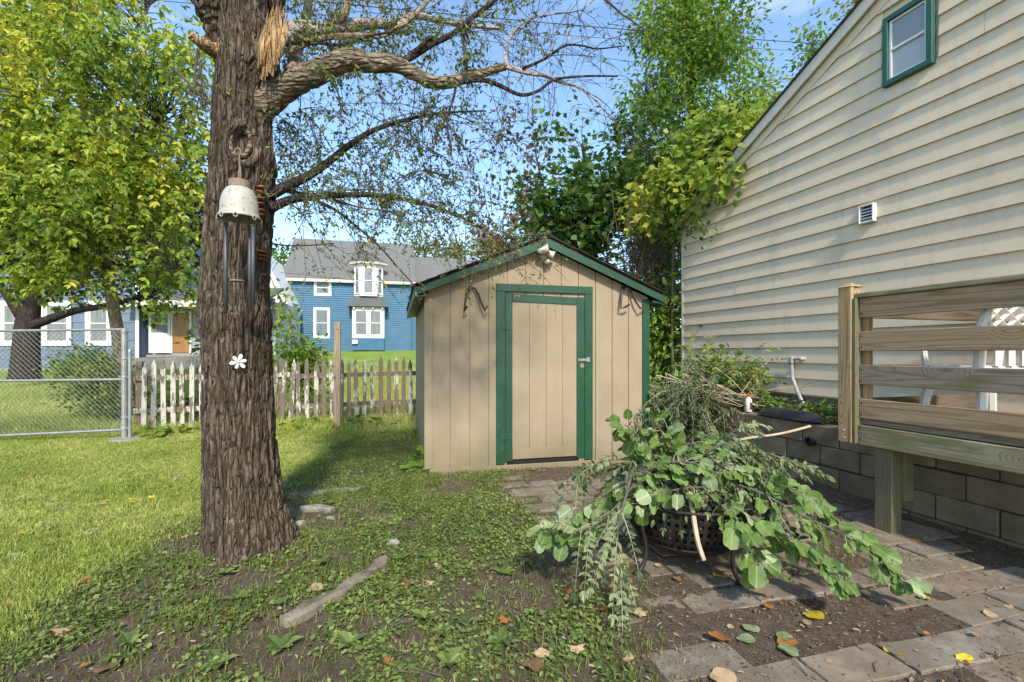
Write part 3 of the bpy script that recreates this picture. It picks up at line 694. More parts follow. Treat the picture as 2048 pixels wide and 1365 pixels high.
# ================================================================== NEIGHBOUR HOUSE (cream siding)
AH = math.atan2(-.956, .292); HO = Vector((3.01, 8.36, 0))
HS = thing('cream_house', 'tall cream vinyl-sided house gable with one green-framed upper window', 'house', HO, AH)
SE, RIDGE, SEND = 3.70, 6.2, 12.4; PIT = .47
def rake(s): return SE + PIT * s if s < RIDGE else SE + PIT * (2 * RIDGE - s)
WIN = (3.42, 3.89, 4.17, 4.90)
ex = .2; base = .815; r = 0
while base + r * ex < SE + PIT * RIDGE:
    z0 = base + r * ex; z1 = z0 + ex
    s0 = max(.012, (z0 - SE + .03) / PIT); s1 = SEND if z0 < SE - .1 else min(SEND, 2 * RIDGE - (z0 - SE) / PIT)
    if s1 - s0 < .1: break
    cuts = [s0]; x = s0 + random.uniform(.9, 3.4)
    while x < s1 - .6: cuts.append(x); x += 3.66
    cuts.append(s1)
    segs = []
    for a, b in zip(cuts[:-1], cuts[1:]):
        if z0 < WIN[3] and z1 > WIN[2] and a < WIN[1] and b > WIN[0] and z0 > WIN[2] - .05:
            segs += [(a, WIN[0] - .03, z0, z1), (WIN[1] + .03, b, z0, z1)]
        else: segs.append((a, b, z0, z1))
    for a, b, z0_, z1_ in segs:
        if b - a < .03: continue
        b = b - (.0018 if b < s1 - .01 else 0); wv = random.uniform(-.002, .003)
        def top(s): return min(z1_ + .004, rake(s) - .01)
        A0 = a
        if rake(a) < z1_: 
            pts = [(a, z0_), (b, z0_), (b, top(b)), (min(b, max(a, (z1_ + .014 - SE) / PIT)), top((z1_ + .014 - SE) / PIT)), (a, max(z0_ + .002, top(a)))]
        else: pts = [(a, z0_), (b, z0_), (b, top(b)), (a, top(a))]
        mb = MB(); n = len(pts)
        V = [(x, -.026 - wv, z + wv) if k < 2 else (x, -.003, z) for k, (x, z) in enumerate(pts)] + [(x, .012, z) for x, z in pts]
        mb.add(V, [(i, (i + 1) % n, n + (i + 1) % n, n + i) for i in range(n)]); mb.f.append(np.array([list(range(n))[::-1]]))
        o = mb.build('siding_board', MT['cream'], HS)
    r += 1
mb = MB(); mb.prism([(0, .79), (SEND, .79), (SEND, rake(SEND) - .02), (RIDGE, rake(RIDGE) - .02), (0, SE - .02)], .014, .20); mb.box(.0, .2, .2, 6, .79, SE - .05); mb.box(SEND - .2, SEND, .2, 6, .79, rake(SEND) - .05); mb.build('wall', MT['cream'], HS)
mb = MB(); mb.box(.02, SEND - .02, .01, .21, -.1, .785); mb.box(.02, .2, .21, 6, -.1, .785); mb.build('foundation', MT['foundation'], HS)
mb = MB(); mb.box(-.02, .03, -.026, .03, .80, SE - .02, None, .004); mb.build('corner_trim', MT['cream_trim'], HS)
for sg in (0, 1):
    e, z = (-.22, SE - .22 * PIT) if sg == 0 else (2 * RIDGE + .22, SE - .22 * PIT)
    f = (lambda q: q) if sg == 0 else (lambda q: q[::-1])
    mb = MB(); mb.prism(f([(e, z + .02), (RIDGE, rake(RIDGE) + .02), (RIDGE, rake(RIDGE) + .055), (e, z + .055)]), -.10, 6.1); mb.build('roof', MT['shingle_dark'], HS)
    mb = MB(); mb.prism(f([(e, z - .13), (RIDGE, rake(RIDGE) - .13), (RIDGE, rake(RIDGE) + .018), (e, z + .018)]), -.085, -.062); mb.build('fascia', MT['cream_trim'], HS)
    mb = MB(); mb.prism(f([(e, z - .02), (RIDGE, rake(RIDGE) - .02), (RIDGE, rake(RIDGE) + .012), (e, z + .012)]), -.060, -.032); mb.build('soffit', MT['cream_trim'], HS)
    mb = MB(); mb.prism(f([(.0 if sg == 0 else 2 * RIDGE, SE - .24), (RIDGE, rake(RIDGE) - .24), (RIDGE, rake(RIDGE) - .03), (.0 if sg == 0 else 2 * RIDGE, SE - .03)]), -.030, -.0195); mb.build('rake_trim', MT['cream'], HS)
# window
w = thing('window', None, None); w.parent = HS; a, b, c, d = WIN
for (x0, x1, z0, z1) in ((a, a + .055, c, d), (b - .055, b, c, d), (a + .056, b - .056, c, c + .055), (a + .056, b - .056, d - .055, d)):
    mb = MB(); mb.box(x0, x1, -.065, -.002, z0, z1, None, .004); mb.build('frame', MT['green2'], w)
mb = MB()
for (x0, x1, z0, z1) in ((a + .057, a + .08, c + .057, d - .057), (b - .08, b - .057, c + .057, d - .057), (a + .081, b - .081, c + .057, c + .08), (a + .081, b - .081, d - .08, d - .057), (a + .081, b - .081, (c + d) / 2 - .012, (c + d) / 2 + .014)):
    mb.box(x0, x1, -.040, -.002, z0, z1, None, .003)
mb.build('sash', MT['white'], w)
mb = MB(); mb.box(a + .079, b - .079, -.014, -.010, c + .079, (c + d) / 2 - .01); mb.build('pane', MT['blind'], w)
mb = MB(); mb.box(a + .079, b - .079, -.024, -.020, (c + d) / 2 + .012, d - .079); mb.build('pane', MT['glass_up'], w)
# louvred vent, conduit and spigot pipe
v = thing('dryer_vent', None, None); v.parent = HS
mb = MB()
for (x0, x1, z0, z1) in ((3.17, 3.188, 2.775, 2.975), (3.318, 3.336, 2.775, 2.975), (3.189, 3.317, 2.775, 2.79), (3.189, 3.317, 2.96, 2.975)): mb.box(x0, x1, -.075, -.012, z0, z1, None, .005)
mb.build('vent_frame', MT['plastic'], v)
for k in range(5):
    mb = MB(); mb.box(-.064, .064, -.018, .003, -.003, .003, T_(3.253, -.052, 2.80 + k * .033) @ R_(math.radians(40), 'X')); mb.build('louvre', MT['plastic'], v)
mb = MB(); mb.box(3.189, 3.317, -.024, -.018, 2.791, 2.959); mb.build('vent_back', MT['cable'], v)
def hp(px, py, off=-.03):
    Yd = 5.56 / ((px - CX) / F + .305); return Vector(((8.36 - Yd) * 1.0456, off, EYE - (py - HY) * Yd / F))
pp = thing('conduit_pipe', None, None); pp.parent = HS
a = hp(1592, 722); b = hp(1600, 755); c = hp(1607, 790)
mb = MB(); mb.tube([(a.x, -.07, a.z - .03), (a.x + .01, -.075, b.z), (b.x + .04, -.065, c.z), (b.x + .09, -.05, .70)], .022, 8); mb.build('pipe', MT['pvc'], pp)
mb = MB(); mb.box(a.x - .035, a.x + .035, -.11, -.045, a.z - .035, a.z + .055, None, .01); mb.tube([(a.x, -.075, a.z + .03), (a.x + .13, -.06, a.z + .03), (a.x + .14, -.015, a.z + .03)], .022, 8); mb.build('elbow_box', MT['pvc'], pp)

# ================================================================== RETAINING WALL + BED
RW = thing('retaining_wall', 'low mossy concrete block retaining wall below the cream house', 'wall', (3.01 - 1.02 * .956, 8.36 - 1.02 * .292, 0), AH)
blk = []
for k in range(3):
    b = MB(); b.box(0, .392, 0, .19, 0, .193, None, .006 + .003 * k); blk.append(b.mesh('block', MT['block']))
bh = MB(); bh.box(0, .19, 0, .19, 0, .193, None, .006); bhm = bh.mesh('block', MT['block'])
for cidx in range(4):
    z = -.17 + cidx * .2; s = 1.1 - (.2 if cidx % 2 else 0)
    while s < 7.2:
        if not (cidx == 3 and 99 < s):
            link('block', random.choice(blk), RW, (s, random.uniform(-.006, .006), z + random.uniform(-.002, .002)), (0, random.uniform(-.006, .006), random.uniform(-.008, .008)))
        s += .4
dp = MB(); yw = 4.49 / ((1623 - CX) / F + .305); sdr = (8.06 - yw) * 1.0456; hd = EYE - (883 - HY) * yw / F
dp.lathe([(.048, .0), (.048, .05), (.040, .05), (.038, -.02)], 18, T_(sdr, 0, hd) @ R_(math.radians(90), 'X'), False); dp.build('drain_pipe', MT['black_pl'], RW)
dp = MB(); dp.lathe([(.0395, .0), (.001, .0)], 18, T_(sdr, -.006, hd) @ R_(math.radians(90), 'X'), False); dp.build('drain_hole', MT['cable'], RW)
mb = MB(); n1, n2 = 90, 14
sx_ = np.linspace(.6, 7.3, n1); yy_ = np.linspace(.17, 1.02, n2); A, B = np.meshgrid(sx_, yy_)
ZZ = .60 + .10 * (B - .17) / .85 + .03 * fbm(A * 3, B * 3, s=31)
ii = np.arange(n2 - 1)[:, None] * n1; jj_ = np.arange(n1 - 1)[None]
mb.add(np.stack([A, B, ZZ], -1).reshape(-1, 3), np.stack([ii + jj_, ii + jj_ + 1, ii + n1 + jj_ + 1, ii + n1 + jj_], -1).reshape(-1, 4))
bed = mb.build('planting_bed', MT['soil'], None, True, kind='structure'); bed.location = RW.location; bed.rotation_euler = RW.rotation_euler
RWM = Matrix.Translation(RW.location) @ R_(AH)
def bedp(s, y, z=None): return RWM @ Vector((s, y, z if z is not None else .63 + .1 * (y - .17) / .85))
def rwp(px, py, z):                                   # point at height z seen at a pixel
    Yd = (EYE - z) * F / (py - HY); return Vector(((px - CX) / F * Yd, Yd, z))

# ================================================================== DECK
DK = thing('deck', 'weathered wooden deck corner with a board railing against the cream house', 'deck', (3.80 - .305 * 3.72 + .0, 3.72, 0), AH)
LEN = 2.6
for k, (z0, z1) in enumerate(((1.617, 1.766), (1.36, 1.51), (1.103, 1.253), (.845, .993))):
    mb = MB(); mb.box(.055, LEN, .0, .036, z0, z1, None, .004); mb.build('rail_board', MT['deck_grey' if k == 2 else 'deck'], DK)
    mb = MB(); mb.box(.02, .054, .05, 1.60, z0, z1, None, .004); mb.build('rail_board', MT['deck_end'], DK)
mb = MB(); mb.box(.0, LEN, -.02, .12, 1.769, 1.806, None, .006); mb.build('cap_rail', MT['deck_moss'], DK)
mb = MB(); mb.box(.0, .12, .125, 1.60, 1.769, 1.806, None, .006); mb.build('cap_rail', MT['deck_moss'], DK)
mb = MB(); mb.box(-.085, .025, -.045, -.005, .645, 1.86, None, .005); mb.box(-.08, .02, -.004, .09, .66, 1.84, None, .005)
mb.add([(-.09, -.05, 1.862), (.03, -.05, 1.862), (.03, .095, 1.862), (-.09, .095, 1.862), (-.03, .02, 1.90)], np.array([(0, 1, 4), (1, 2, 4), (2, 3, 4), (3, 0, 4)])); mb.build('corner_post', MT['deck_v'], DK)
mb = MB(); mb.box(.028, .054, -.04, .045, .648, 1.767, None, .003); mb.build('side_post', MT['post_v'], DK)
mb = MB(); mb.box(.056, .075, .037, .12, .80, 1.765, None, .003); mb.build('inner_post', MT['deck_v'], DK)
mb = MB(); mb.box(.056, LEN, -.012, .03, .643, .79, None, .004); mb.build('rim_joist', MT['deck_moss'], DK)
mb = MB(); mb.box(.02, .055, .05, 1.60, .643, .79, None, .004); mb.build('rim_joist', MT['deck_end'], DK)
for k in range(12):
    mb = MB(); mb.box(.03, LEN, -.0 + .036 + k * .135, .036 + k * .135 + .128, .793, .830, None, .004); mb.build('deck_board', MT['deck_grey'], DK)
mb = MB()
for z0 in (1.617, 1.36, 1.103, .845, .655):
    for x in (.075, 1.2, 2.3):
        for dz in (.03, .115): mb.lathe([(.006, 0), (.006, .003), (.001, .004)], 6, T_(x + random.uniform(-.006, .006), -.0005 - (.012 if z0 < .7 else 0), z0 + dz) @ R_(math.radians(90), 'X'))
mb.build('screws', MT['iron'], DK, kind='stuff')
for z in (.70, .76):
    mb = MB(); mb.lathe([(.008, 0), (.008, .006), (.005, .01)], 8, T_(-.03, -.045, z - .02) @ R_(math.radians(90), 'X')); mb.build('bolt', MT['galv'], DK)
# support post under the deck
sp_ = PG(1787, 1066)
DKi = (Matrix.Translation(DK.location) @ R_(AH)).inverted(); q = DKi @ Vector((sp_.x, sp_.y, 0))
mb = MB(); mb.box(q.x - .07, q.x + .055, .032, .135, -.02, .642, None, .005); mb.build('support_post', MT['post_v'], DK)
mb = MB(); mb.box(q.x + .03, q.x + .075, .14, .23, .25, .66, None, .005); mb.build('support_post', MT['post_v'], DK)
pd = thing('footing_pad', 'round mossy concrete pad under the deck support post', 'concrete pad', (sp_.x + .06, sp_.y + .06, float(G(sp_.x, sp_.y))))
mb = MB(); mb.lathe([(.26, -.03), (.262, .008), (.24, .02), (.001, .024)], 28); mb.build('disc', MT['block'], pd)

# ---- plastic chair on the deck
CH = thing('plastic_chair', 'white plastic patio chair with a lattice back standing on the deck', 'chair', (3.30, 3.30, .832), math.radians(176))
mb = MB(); mb.box(-.24, .24, -.22, .24, .40, .43, None, .012); mb.build('seat', MT['plastic'], CH)
for sx in (-1, 1):
    for sy in (-1, 1):
        x0, y0 = .20 * sx, (.20 if sy > 0 else -.20)
        mb = MB(); mb.tube([(x0 * 1.25, y0 * 1.25, 0), (x0 * 1.1, y0 * 1.1, .25), (x0, y0, .40)], [.028, .03, .034], 6); mb.build('leg', MT['plastic'], CH)
    mb = MB(); mb.tube([(.25 * sx, -.20, .42), (.28 * sx, -.2, .62), (.28 * sx, .05, .66), (.26 * sx, .24, .60)], .022, 8); mb.build('armrest', MT['plastic'], CH)
mb = MB(); mb.tube([(-.24, .22, .42), (-.27, .28, .7), (-.25, .31, .83), (-.18, .32, .875), (0, .325, .885), (.18, .32, .875), (.25, .31, .83), (.27, .28, .7), (.24, .22, .42)], .03, 8); mb.build('back_frame', MT['plastic'], CH)
mb = MB()
for k in range(-5, 6):
    for sg in (-1, 1):
        pts = []
        for t in np.linspace(0, 1, 5):
            x = k * .09 + sg * (t - .5) * .30; z = .58 + t * .28
            pts.append((max(-.25, min(.25, x)), .27 + .12 * (z - .5), z))
        mb.tube(pts, .015, 4)
mb.build('back_lattice', MT['plastic'], CH)
for k in range(5):
    mb = MB(); mb.box(-.19 + k * .08, -.15 + k * .08, .235, .255, .43, .58); mb.build('back_slat', MT['plastic'], CH)

# ---- bottle and black plastic piece on the wall
bt = rwp(1497, 824, .635)
BT = thing('bottle', 'white squeeze bottle with a red cap and dark red label on the block wall', 'bottle', bt, -.3)
mb = MB(); mb.lathe([(.036, 0), (.040, .006), (.040, .125), (.036, .15), (.018, .175), (.016, .185)], 20); mb.build('body', MT['plastic'], BT, True)
mb = MB(); mb.lathe([(.021, .184), (.021, .205), (.012, .212), (.009, .228)], 14); mb.build('cap', MT['redcap'], BT)
mb = MB(); a0 = np.linspace(math.radians(-80), math.radians(20), 9)
V = [(.0412 * math.cos(a), .0412 * math.sin(a), z) for z in (.03, .115) for a in a0]; mb.add(V, [(i, i + 1, 10 + i, 9 + i) for i in range(8)]); mb.build('label', MT['redlabel'], BT)
bl = rwp(1580, 836, .64)
BL = thing('plastic_cover', 'long curved black plastic cover lying on the wall beside the bottle', 'plastic cover', bl, AH)
mb = MB(); n1, n2 = 20, 9
V = []
for i in range(n1):
    t = i / (n1 - 1); w_ = .115 * math.sin(math.pi * min(1, max(.0, t * .96 + .02))) ** .35; hh = .09 * math.sin(math.pi * t) ** .45 + .012
    for j in range(n2):
        a = math.pi * j / (n2 - 1); V.append(((t - .5) * .78, -w_ * math.cos(a) , hh * math.sin(a) + .01 * math.sin(t * 9)))
mb.add(V, [(i * n2 + j, i * n2 + j + 1, (i + 1) * n2 + j + 1, (i + 1) * n2 + j) for i in range(n1 - 1) for j in range(n2 - 1)]); o = mb.build('shell', MT['black_pl'], BL, True)
mb = MB(); mb.tube([((t - .5) * .8, -.125 * math.sin(math.pi * min(1, t * .96 + .02)) ** .35, .006) for t in np.linspace(0, 1, 16)], .008, 5); mb.build('rim', MT['black_pl'], BL)

# ================================================================== FENCES
fa, fb = Vector((-6.15, 7.7)), Vector((-1.62, 8.93)); FA = math.atan2(fb.y - fa.y, fb.x - fa.x); FL = (fb - fa).length
FN = thing('picket_fence', 'old picket fence with peeling white paint between the yard and the lawns', 'fence', (fa.x, fa.y, 0), FA)
pk = {}
for nm in ('pick_w', 'pick_m', 'pick_b'):
    pk[nm] = []
    for v in range(3):
        b = MB(); w2 = .034 + .003 * v; H = 1.07 + .02 * v
        b.prism([(-w2, 0), (w2, 0), (w2 * .95, H - .11), (.003, H), (-w2 * .95, H - .11)], -.011, .011); pk[nm].append(b.mesh('picket', MT[nm]))
x = .02; k = 0
while x < FL:
    g = float(G(fa.x + x * math.cos(FA), fa.y + x * math.sin(FA)))
    if x > .12:
        f = x / FL; nm = 'pick_w' if f < .33 + .1 * random.random() else ('pick_m' if random.random() < .75 - .3 * (f > .6) else 'pick_b')
        lean = random.gauss(0, .012) + (.05 if .44 < f < .52 else 0)
        link('picket', random.choice(pk[nm]), FN, (x, random.uniform(-.004, .004), g + .03 + random.uniform(-.03, .02)), (0, lean, random.gauss(0, .03)))
    x += .138 * random.uniform(.93, 1.07); k += 1
for z in (.27, .80):
    for x0 in (0, FL / 2 + .003):
        x1 = x0 + FL / 2 - .003
        mb = MB(); g0 = float(G(fa.x + x0 * math.cos(FA), fa.y)); g1 = float(G(fa.x + x1 * math.cos(FA), fb.y))
        mb.prism([(x0, z + g0), (x1, z + g1 - .02), (x1, z + g1 + .06), (x0, z + g0 + .08)], .014, .05); mb.build('rail', MT['pick_m' if x0 < 1 else 'pick_b'], FN)
for x0 in (.06, 2.2, FL - .05):
    g = float(G(fa.x + x0 * math.cos(FA), fa.y + x0 * math.sin(FA))); mb = MB(); mb.box(x0 - .045, x0 + .045, .052, .142, g - .1, g + 1.12, None, .006); mb.build('post', MT['pick_b'], FN)
st_ = PG(675, 858)
ST = thing('wooden_stake', 'tall bare square wooden post standing in front of the picket fence', 'post', st_, .25)
mb = MB(); h_ = (858 - 645) * st_.y / F; mb.box(-.048, .048, -.045, .045, -.05, h_, None, .006); mb.build('timber', MT['stake'], ST)
mb = MB(); mb.lathe([(.012, 0), (.012, .004), (.001, .005)], 8, T_(0.005, -.0455, h_ - .12) @ R_(math.radians(90), 'X')); mb.build('bolt_hole', MT['iron'], ST)
# chain link gate/fence
ca = PG(249, 880); cb = Vector((-8.6, 6.82, 0)); CA = math.atan2(cb.y - ca.y, cb.x - ca.x); CLn = 2.75
CF = thing('chain_link_fence', 'galvanised chain-link fence panel with three rails beside the picket fence', 'fence', (ca.x, ca.y, ca.z), CA)
for x0, r, h in ((0.0, .040, 1.62), (-.075, .022, 1.32)):
    mb = MB(); mb.tube([(x0, 0, -.02), (x0, 0, h)], r, 12); mb.lathe([(r * 1.15, h - .03), (r * 1.2, h), (r * .7, h + .03), (.001, h + .04)], 12, T_(x0, 0, 0), False); mb.build('post', MT['galv'], CF)
for z0, z1 in ((1.645, 1.60), (.90, .88), (.15, .05)):
    mb = MB(); mb.tube([(-.03 if z0 > 1.6 else .03, .0, z0), (CLn, 0, z1)], .019, 8); mb.build('rail', MT['galv'], CF)
mb = MB(); mb.lathe([(.23, -.02), (.2, .03), (.001, .04)], 16, T_(-.03, 0, 0)); mb.build('footing', MT['concrete'], CF)
for z in (1.2, .92, .32, .16):
    mb = MB(); mb.lathe([(.044, z), (.047, z + .005), (.047, z + .022), (.044, z + .027)], 12, None, False); mb.box(-.06, -.036, -.008, .008, z + .002, z + .025); mb.build('clamp', MT['galv'], CF)
mb = MB(); cell = .072; H0, H1 = .10, 1.62
for sg in (-1, 1):
    c0 = -2.0
    while c0 < CLn + 2:
        x0, z0, x1, z1 = c0, H0, c0 + sg * (H1 - H0) , H1
        def clip(x0, z0, x1, z1):
            ts = [0, 1]
            lo, hi = 0., 1.
            dx = x1 - x0
            for bound, s_ in ((.05, 1), (CLn, -1)):
                va, vb = s_ * (x0 - bound), s_ * (x1 - bound)
                if va < 0 and vb < 0: return None
                if va < 0: lo = max(lo, va / (va - vb))
                if vb < 0: hi = min(hi, va / (va - vb))
            if lo >= hi: return None
            return (x0 + dx * lo, z0 + (z1 - z0) * lo), (x0 + dx * hi, z0 + (z1 - z0) * hi)
        cc = clip(x0, z0, x1, z1)
        if cc:
            (xa, za), (xb, zb) = cc; mb.tube([(xa, .004 * sg, za), (xb, .004 * sg, zb)], .0030, 3, False)
        c0 += cell
mb.build('wire_mesh', MT['galv'], CF, kind='stuff')

# ================================================================== BLUE HOUSE
def house_frame(px0, Y0, ang, g): return Vector(((px0 - CX) / F * Y0, Y0, g))
bo = house_frame(575, 36, 0, 1.40); AB = math.atan2(2.2, 8.9)
BH = thing('blue_house', 'two-storey blue clapboard house with a grey roof and white bay windows', 'house', bo, AB)
def bhp(px, py, off=0):
    u = (px - CX) / F; ca_, sa_ = math.cos(AB), math.sin(AB)
    ox, oy = bo.x - off * 0 , bo.y
    w = (u * oy - ox) / (ca_ - u * sa_); Yd = oy + w * sa_
    return w, EYE - (py - HY) * Yd / F - bo.z
BW = bhp(822, 600)[0]; BE = 5.75
def clap(mb, x0, x1, y, z0, z1, step=.17, dirx=(1, 0), org=(0, 0)):
    z = z0
    nx_, ny_ = dirx[1], -dirx[0]
    while z < z1 - .01:
        zt = min(z + step, z1)
        P0 = lambda x, z_, o: (org[0] + dirx[0] * x + nx_ * o, org[1] + dirx[1] * x + ny_ * o + y, z_)
        mb.add([P0(x0, z, .045), P0(x1, z, .045), P0(x1, zt, .0), P0(x0, zt, .0), P0(x0, z, 0), P0(x1, z, 0)], [(0, 1, 2, 3), (4, 5, 1, 0)]); z = zt
mb = MB(); clap(mb, 0, BW, 0, .05, BE); mb.box(.0, BW, .01, 8.6, .0, BE); mb.build('wall', MT['bluewall'], BH)
mb = MB(); mb.box(-.02, BW + .02, -.01, .3, -.4, .045); mb.build('foundation', MT['concrete'], BH)
for x in (0, BW - .11):
    mb = MB(); mb.box(x - .02, x + .12, -.045, -.024, .05, BE - .02); mb.build('corner_board', MT['bluewall'], BH)
def gable(parent, w, d, e, pitch, mat, ov=.35, x0=0, thick=.14, wallmat=None, name='roof'):
    yr = d / 2; zr = e + pitch * yr
    for sgn in (0, 1):
        ya, za = (-ov, e - ov * pitch) if sgn == 0 else (d + ov, e - ov * pitch)
        V = [(x0 - ov, ya, za), (x0 + w + ov, ya, za), (x0 + w + ov, yr, zr), (x0 - ov, yr, zr)]
        V2 = [(a, b, c + thick) for a, b, c in V]
        mb = MB(); mb.add(V + V2, [(4, 5, 6, 7), (0, 3, 2, 1), (0, 1, 5, 4), (1, 2, 6, 5), (3, 0, 4, 7)])
        me = mb.mesh(name, mat); uv = me.uv_layers.new(name='UVMap')
        for lp in me.loops:
            v = me.vertices[lp.vertex_index].co; uv.data[lp.index].uv = (v.x, abs(v.y - ya) * 1.15)
        link(name, me, parent)
    if wallmat:
        for xx in (x0 + .01, x0 + w - .03):
            mb = MB(); mb.add([(xx, 0, e), (xx, d, e), (xx, yr, zr - .01), (xx + .02, 0, e), (xx + .02, d, e), (xx + .02, yr, zr - .01)], np.array([(0, 1, 2), (3, 5, 4)]))
            mb.build('gable_wall', wallmat, parent)
    return zr
zr = gable(BH, BW, 8.6, BE, .86, MT['roof'], .35, wallmat=MT['bluewall'])
mb = MB(); mb.box(-.35, BW + .35, -.37, -.345, BE - .42, BE - .20); mb.box(-.33, BW + .33, -.34, .0, BE - .33, BE - .30); mb.build('fascia', MT['cream_trim'], BH)
cx_, _ = bhp(729, 480); mb = MB(); mb.box(cx_ - .05, cx_ + .45, 4.6, 5.1, zr - .5, zr + .55, None, .02); mb.box(cx_ - .1, cx_ + .5, 4.55, 5.15, zr + .552, zr + .63); mb.build('chimney', MT['brick'], BH)
vx, _ = bhp(634, 496); mb = MB(); mb.box(vx + .35, vx + .75, 3.4, 3.75, zr - .78, zr - .42); mb.build('roof_vent', MT['iron'], BH)
def window(parent, x0, x1, z0, z1, y=0, fr_=.12, bars=1, mull=0, pane='curtain', M=None, white='white'):
    w = bpy.data.objects.new('window', None); COL.objects.link(w); w.parent = parent
    if M is not None: w.matrix_local = M
    mb = MB()
    for (a, b, c, d) in ((x0, x0 + fr_, z0, z1), (x1 - fr_, x1, z0, z1), (x0 + fr_ + .001, x1 - fr_ - .001, z0, z0 + fr_), (x0 + fr_ + .001, x1 - fr_ - .001, z1 - fr_, z1)): mb.box(a, b, y - .07, y - .025, c, d)
    mb.build('frame', MT[white], w)
    a, b, c, d = x0 + fr_ + .002, x1 - fr_ - .002, z0 + fr_ + .002, z1 - fr_ - .002
    mb = MB(); s = .04
    for q in ((a, a + s, c, d), (b - s, b, c, d), (a + s, b - s, c, c + s), (a + s, b - s, d - s, d)): mb.box(q[0], q[1], y - .05, y - .027, q[2], q[3])
    for k in range(bars): z = c + (d - c) * (k + 1) / (bars + 1); mb.box(a + s, b - s, y - .052, y - .028, z - .025, z + .025)
    for k in range(mull): x = a + (b - a) * (k + 1) / (mull + 1); mb.box(x - .02, x + .02, y - .051, y - .029, c + s, d - s)
    mb.build('sash', MT[white], w)
    mb = MB(); mb.box(a + s, b - s, y - .034, y - .030, c + s, d - s); mb.build('pane', MT[pane], w)
    return w
for (p0, p1, q0, q1) in ((628, 663, 560, 592), (627, 660, 616, 677)):
    xa, za = bhp(p0, q1); xb, zb = bhp(p1, q0); window(BH, xa, xb, za, zb, 0, .16)
# bay: lower box bay with skirt roof, upper three-sided oriel with half-cone roof
xa, zl = bhp(706, 677); xb, zt = bhp(769, 617); BY = thing('bay', None, None); BY.parent = BH
mb = MB(); mb.box(xa, xb, -.75, -.02, .1, zl); mb.build('bay_base', MT['bluewall'], BY)
mb = MB(); mb.box(xa, xb, -.75, -.02, zl + .002, zt); mb.build('bay_wall', MT['white'], BY)
xm = (xa + xb) / 2
window(BY, xa + .18, xm - .06, zl + .18, zt - .22, -.75, .06); window(BY, xm + .06, xb - .18, zl + .18, zt - .22, -.75, .06)
z_s = zt + .85
mb = MB(); V = [(xa - .3, -1.1, zt + .02), (xb + .3, -1.1, zt + .02), (xb + .3, -.0, zt + .02), (xa - .3, -.0, zt + .02), (xa + .1, -.55, z_s), (xb - .1, -.55, z_s), (xb - .1, 0, z_s), (xa + .1, 0, z_s)]
mb.add(V, [(0, 1, 5, 4), (1, 2, 6, 5), (3, 0, 4, 7), (4, 5, 6, 7), (0, 3, 2, 1)]); mb.build('skirt_roof', MT['roof'], BY)
for k in range(4):
    mb = MB(); x = xa + .15 + k * (xb - xa - .3) / 3; mb.box(x - .05, x + .05, -1.0, -.76, zt - .18, zt + .0); mb.build('bracket', MT['cream_trim'], BY)
_, zu = bhp(740, 532); hw = (xb - xa) / 2 - .1; z_s += .002
oct_ = [(xm - hw, 0), (xm - hw, -.25), (xm - hw * .5, -.8), (xm + hw * .5, -.8), (xm + hw, -.25), (xm + hw, 0)]
mb = MB(); mb.prism_z(oct_, z_s, zu); mb.build('bay_wall', MT['white'], BY)
window(BY, xm - hw * .36, xm + hw * .36, z_s + .15, zu - .25, -.8, .06)
for sg in (-1, 1):
    a = Vector((xm + sg * hw * .5, -.8, 0)); b = Vector((xm + sg * hw, -.25, 0)); d = (b - a) if sg > 0 else (a - b); o_ = a if sg > 0 else b
    M = Matrix.Translation(o_) @ R_(math.atan2(d.y, d.x)); window(BY, .12, d.length - .12, z_s + .15, zu - .25, 0, .06, M=M)
mb = MB(); big = [(xm + (x - xm) * 1.3, y * 1.35) for x, y in oct_]; mb.prism_z(big, zu + .002, zu + .14); mb.build('cornice', MT['cream_trim'], BY)
mb = MB(); V = [(x, y, zu + .142) for x, y in big] + [(xm, .6, zu + 1.25)]
mb.add(V, np.array([(i, i + 1, 6) for i in range(5)])); mb.build('cone_roof', MT['roof'], BY)
# wing
WG = thing('wing', None, None); WG.parent = BH; WG.location = (BW + .0, 1.6, 0)
mb = MB(); clap(mb, 0, 6.5, 0, .05, BE); mb.box(.0, 6.5, .01, 7, 0, BE); mb.build('wall', MT['bluewall'], WG)
gable(WG, 6.5, 6.2, BE, .86, MT['roof'], .3)
mx_, mz = bhp(713, 682); mb = MB(); mb.box(mx_ - .25, mx_ + .15, -.95, -.80, mz - .25, mz + .05); mb.build('meter_box', MT['white'], BH)

# white house sliver behind the trunk
wo_ = P(470, 700, 31); WH = thing('white_house', 'narrow view of a white gabled house between the big trunk and the blue house', 'house', (wo_.x, 31, 1.1), AB)
wx = (563 - 470) / F * 31 * 1.0
mb = MB(); mb.prism([(-3, 0), (wx - .2, 0), (wx - .2, 3.2), (wx - 1.4, 6.6), (-3, 9)], 0, 6); mb.build('wall', MT['white'], WH)
mb = MB(); mb.prism([(wx + .15, 3.0), (wx + .25, 3.35), (wx - 1.35, 7.0), (wx - 1.5, 6.8)], -.4, 6); mb.build('roof_edge', MT['white'], WH)
mb = MB(); mb.box(wx - .2, wx + .5, .3, 3, 2.35, 2.55); mb.build('porch_roof', MT['cream_trim'], WH)

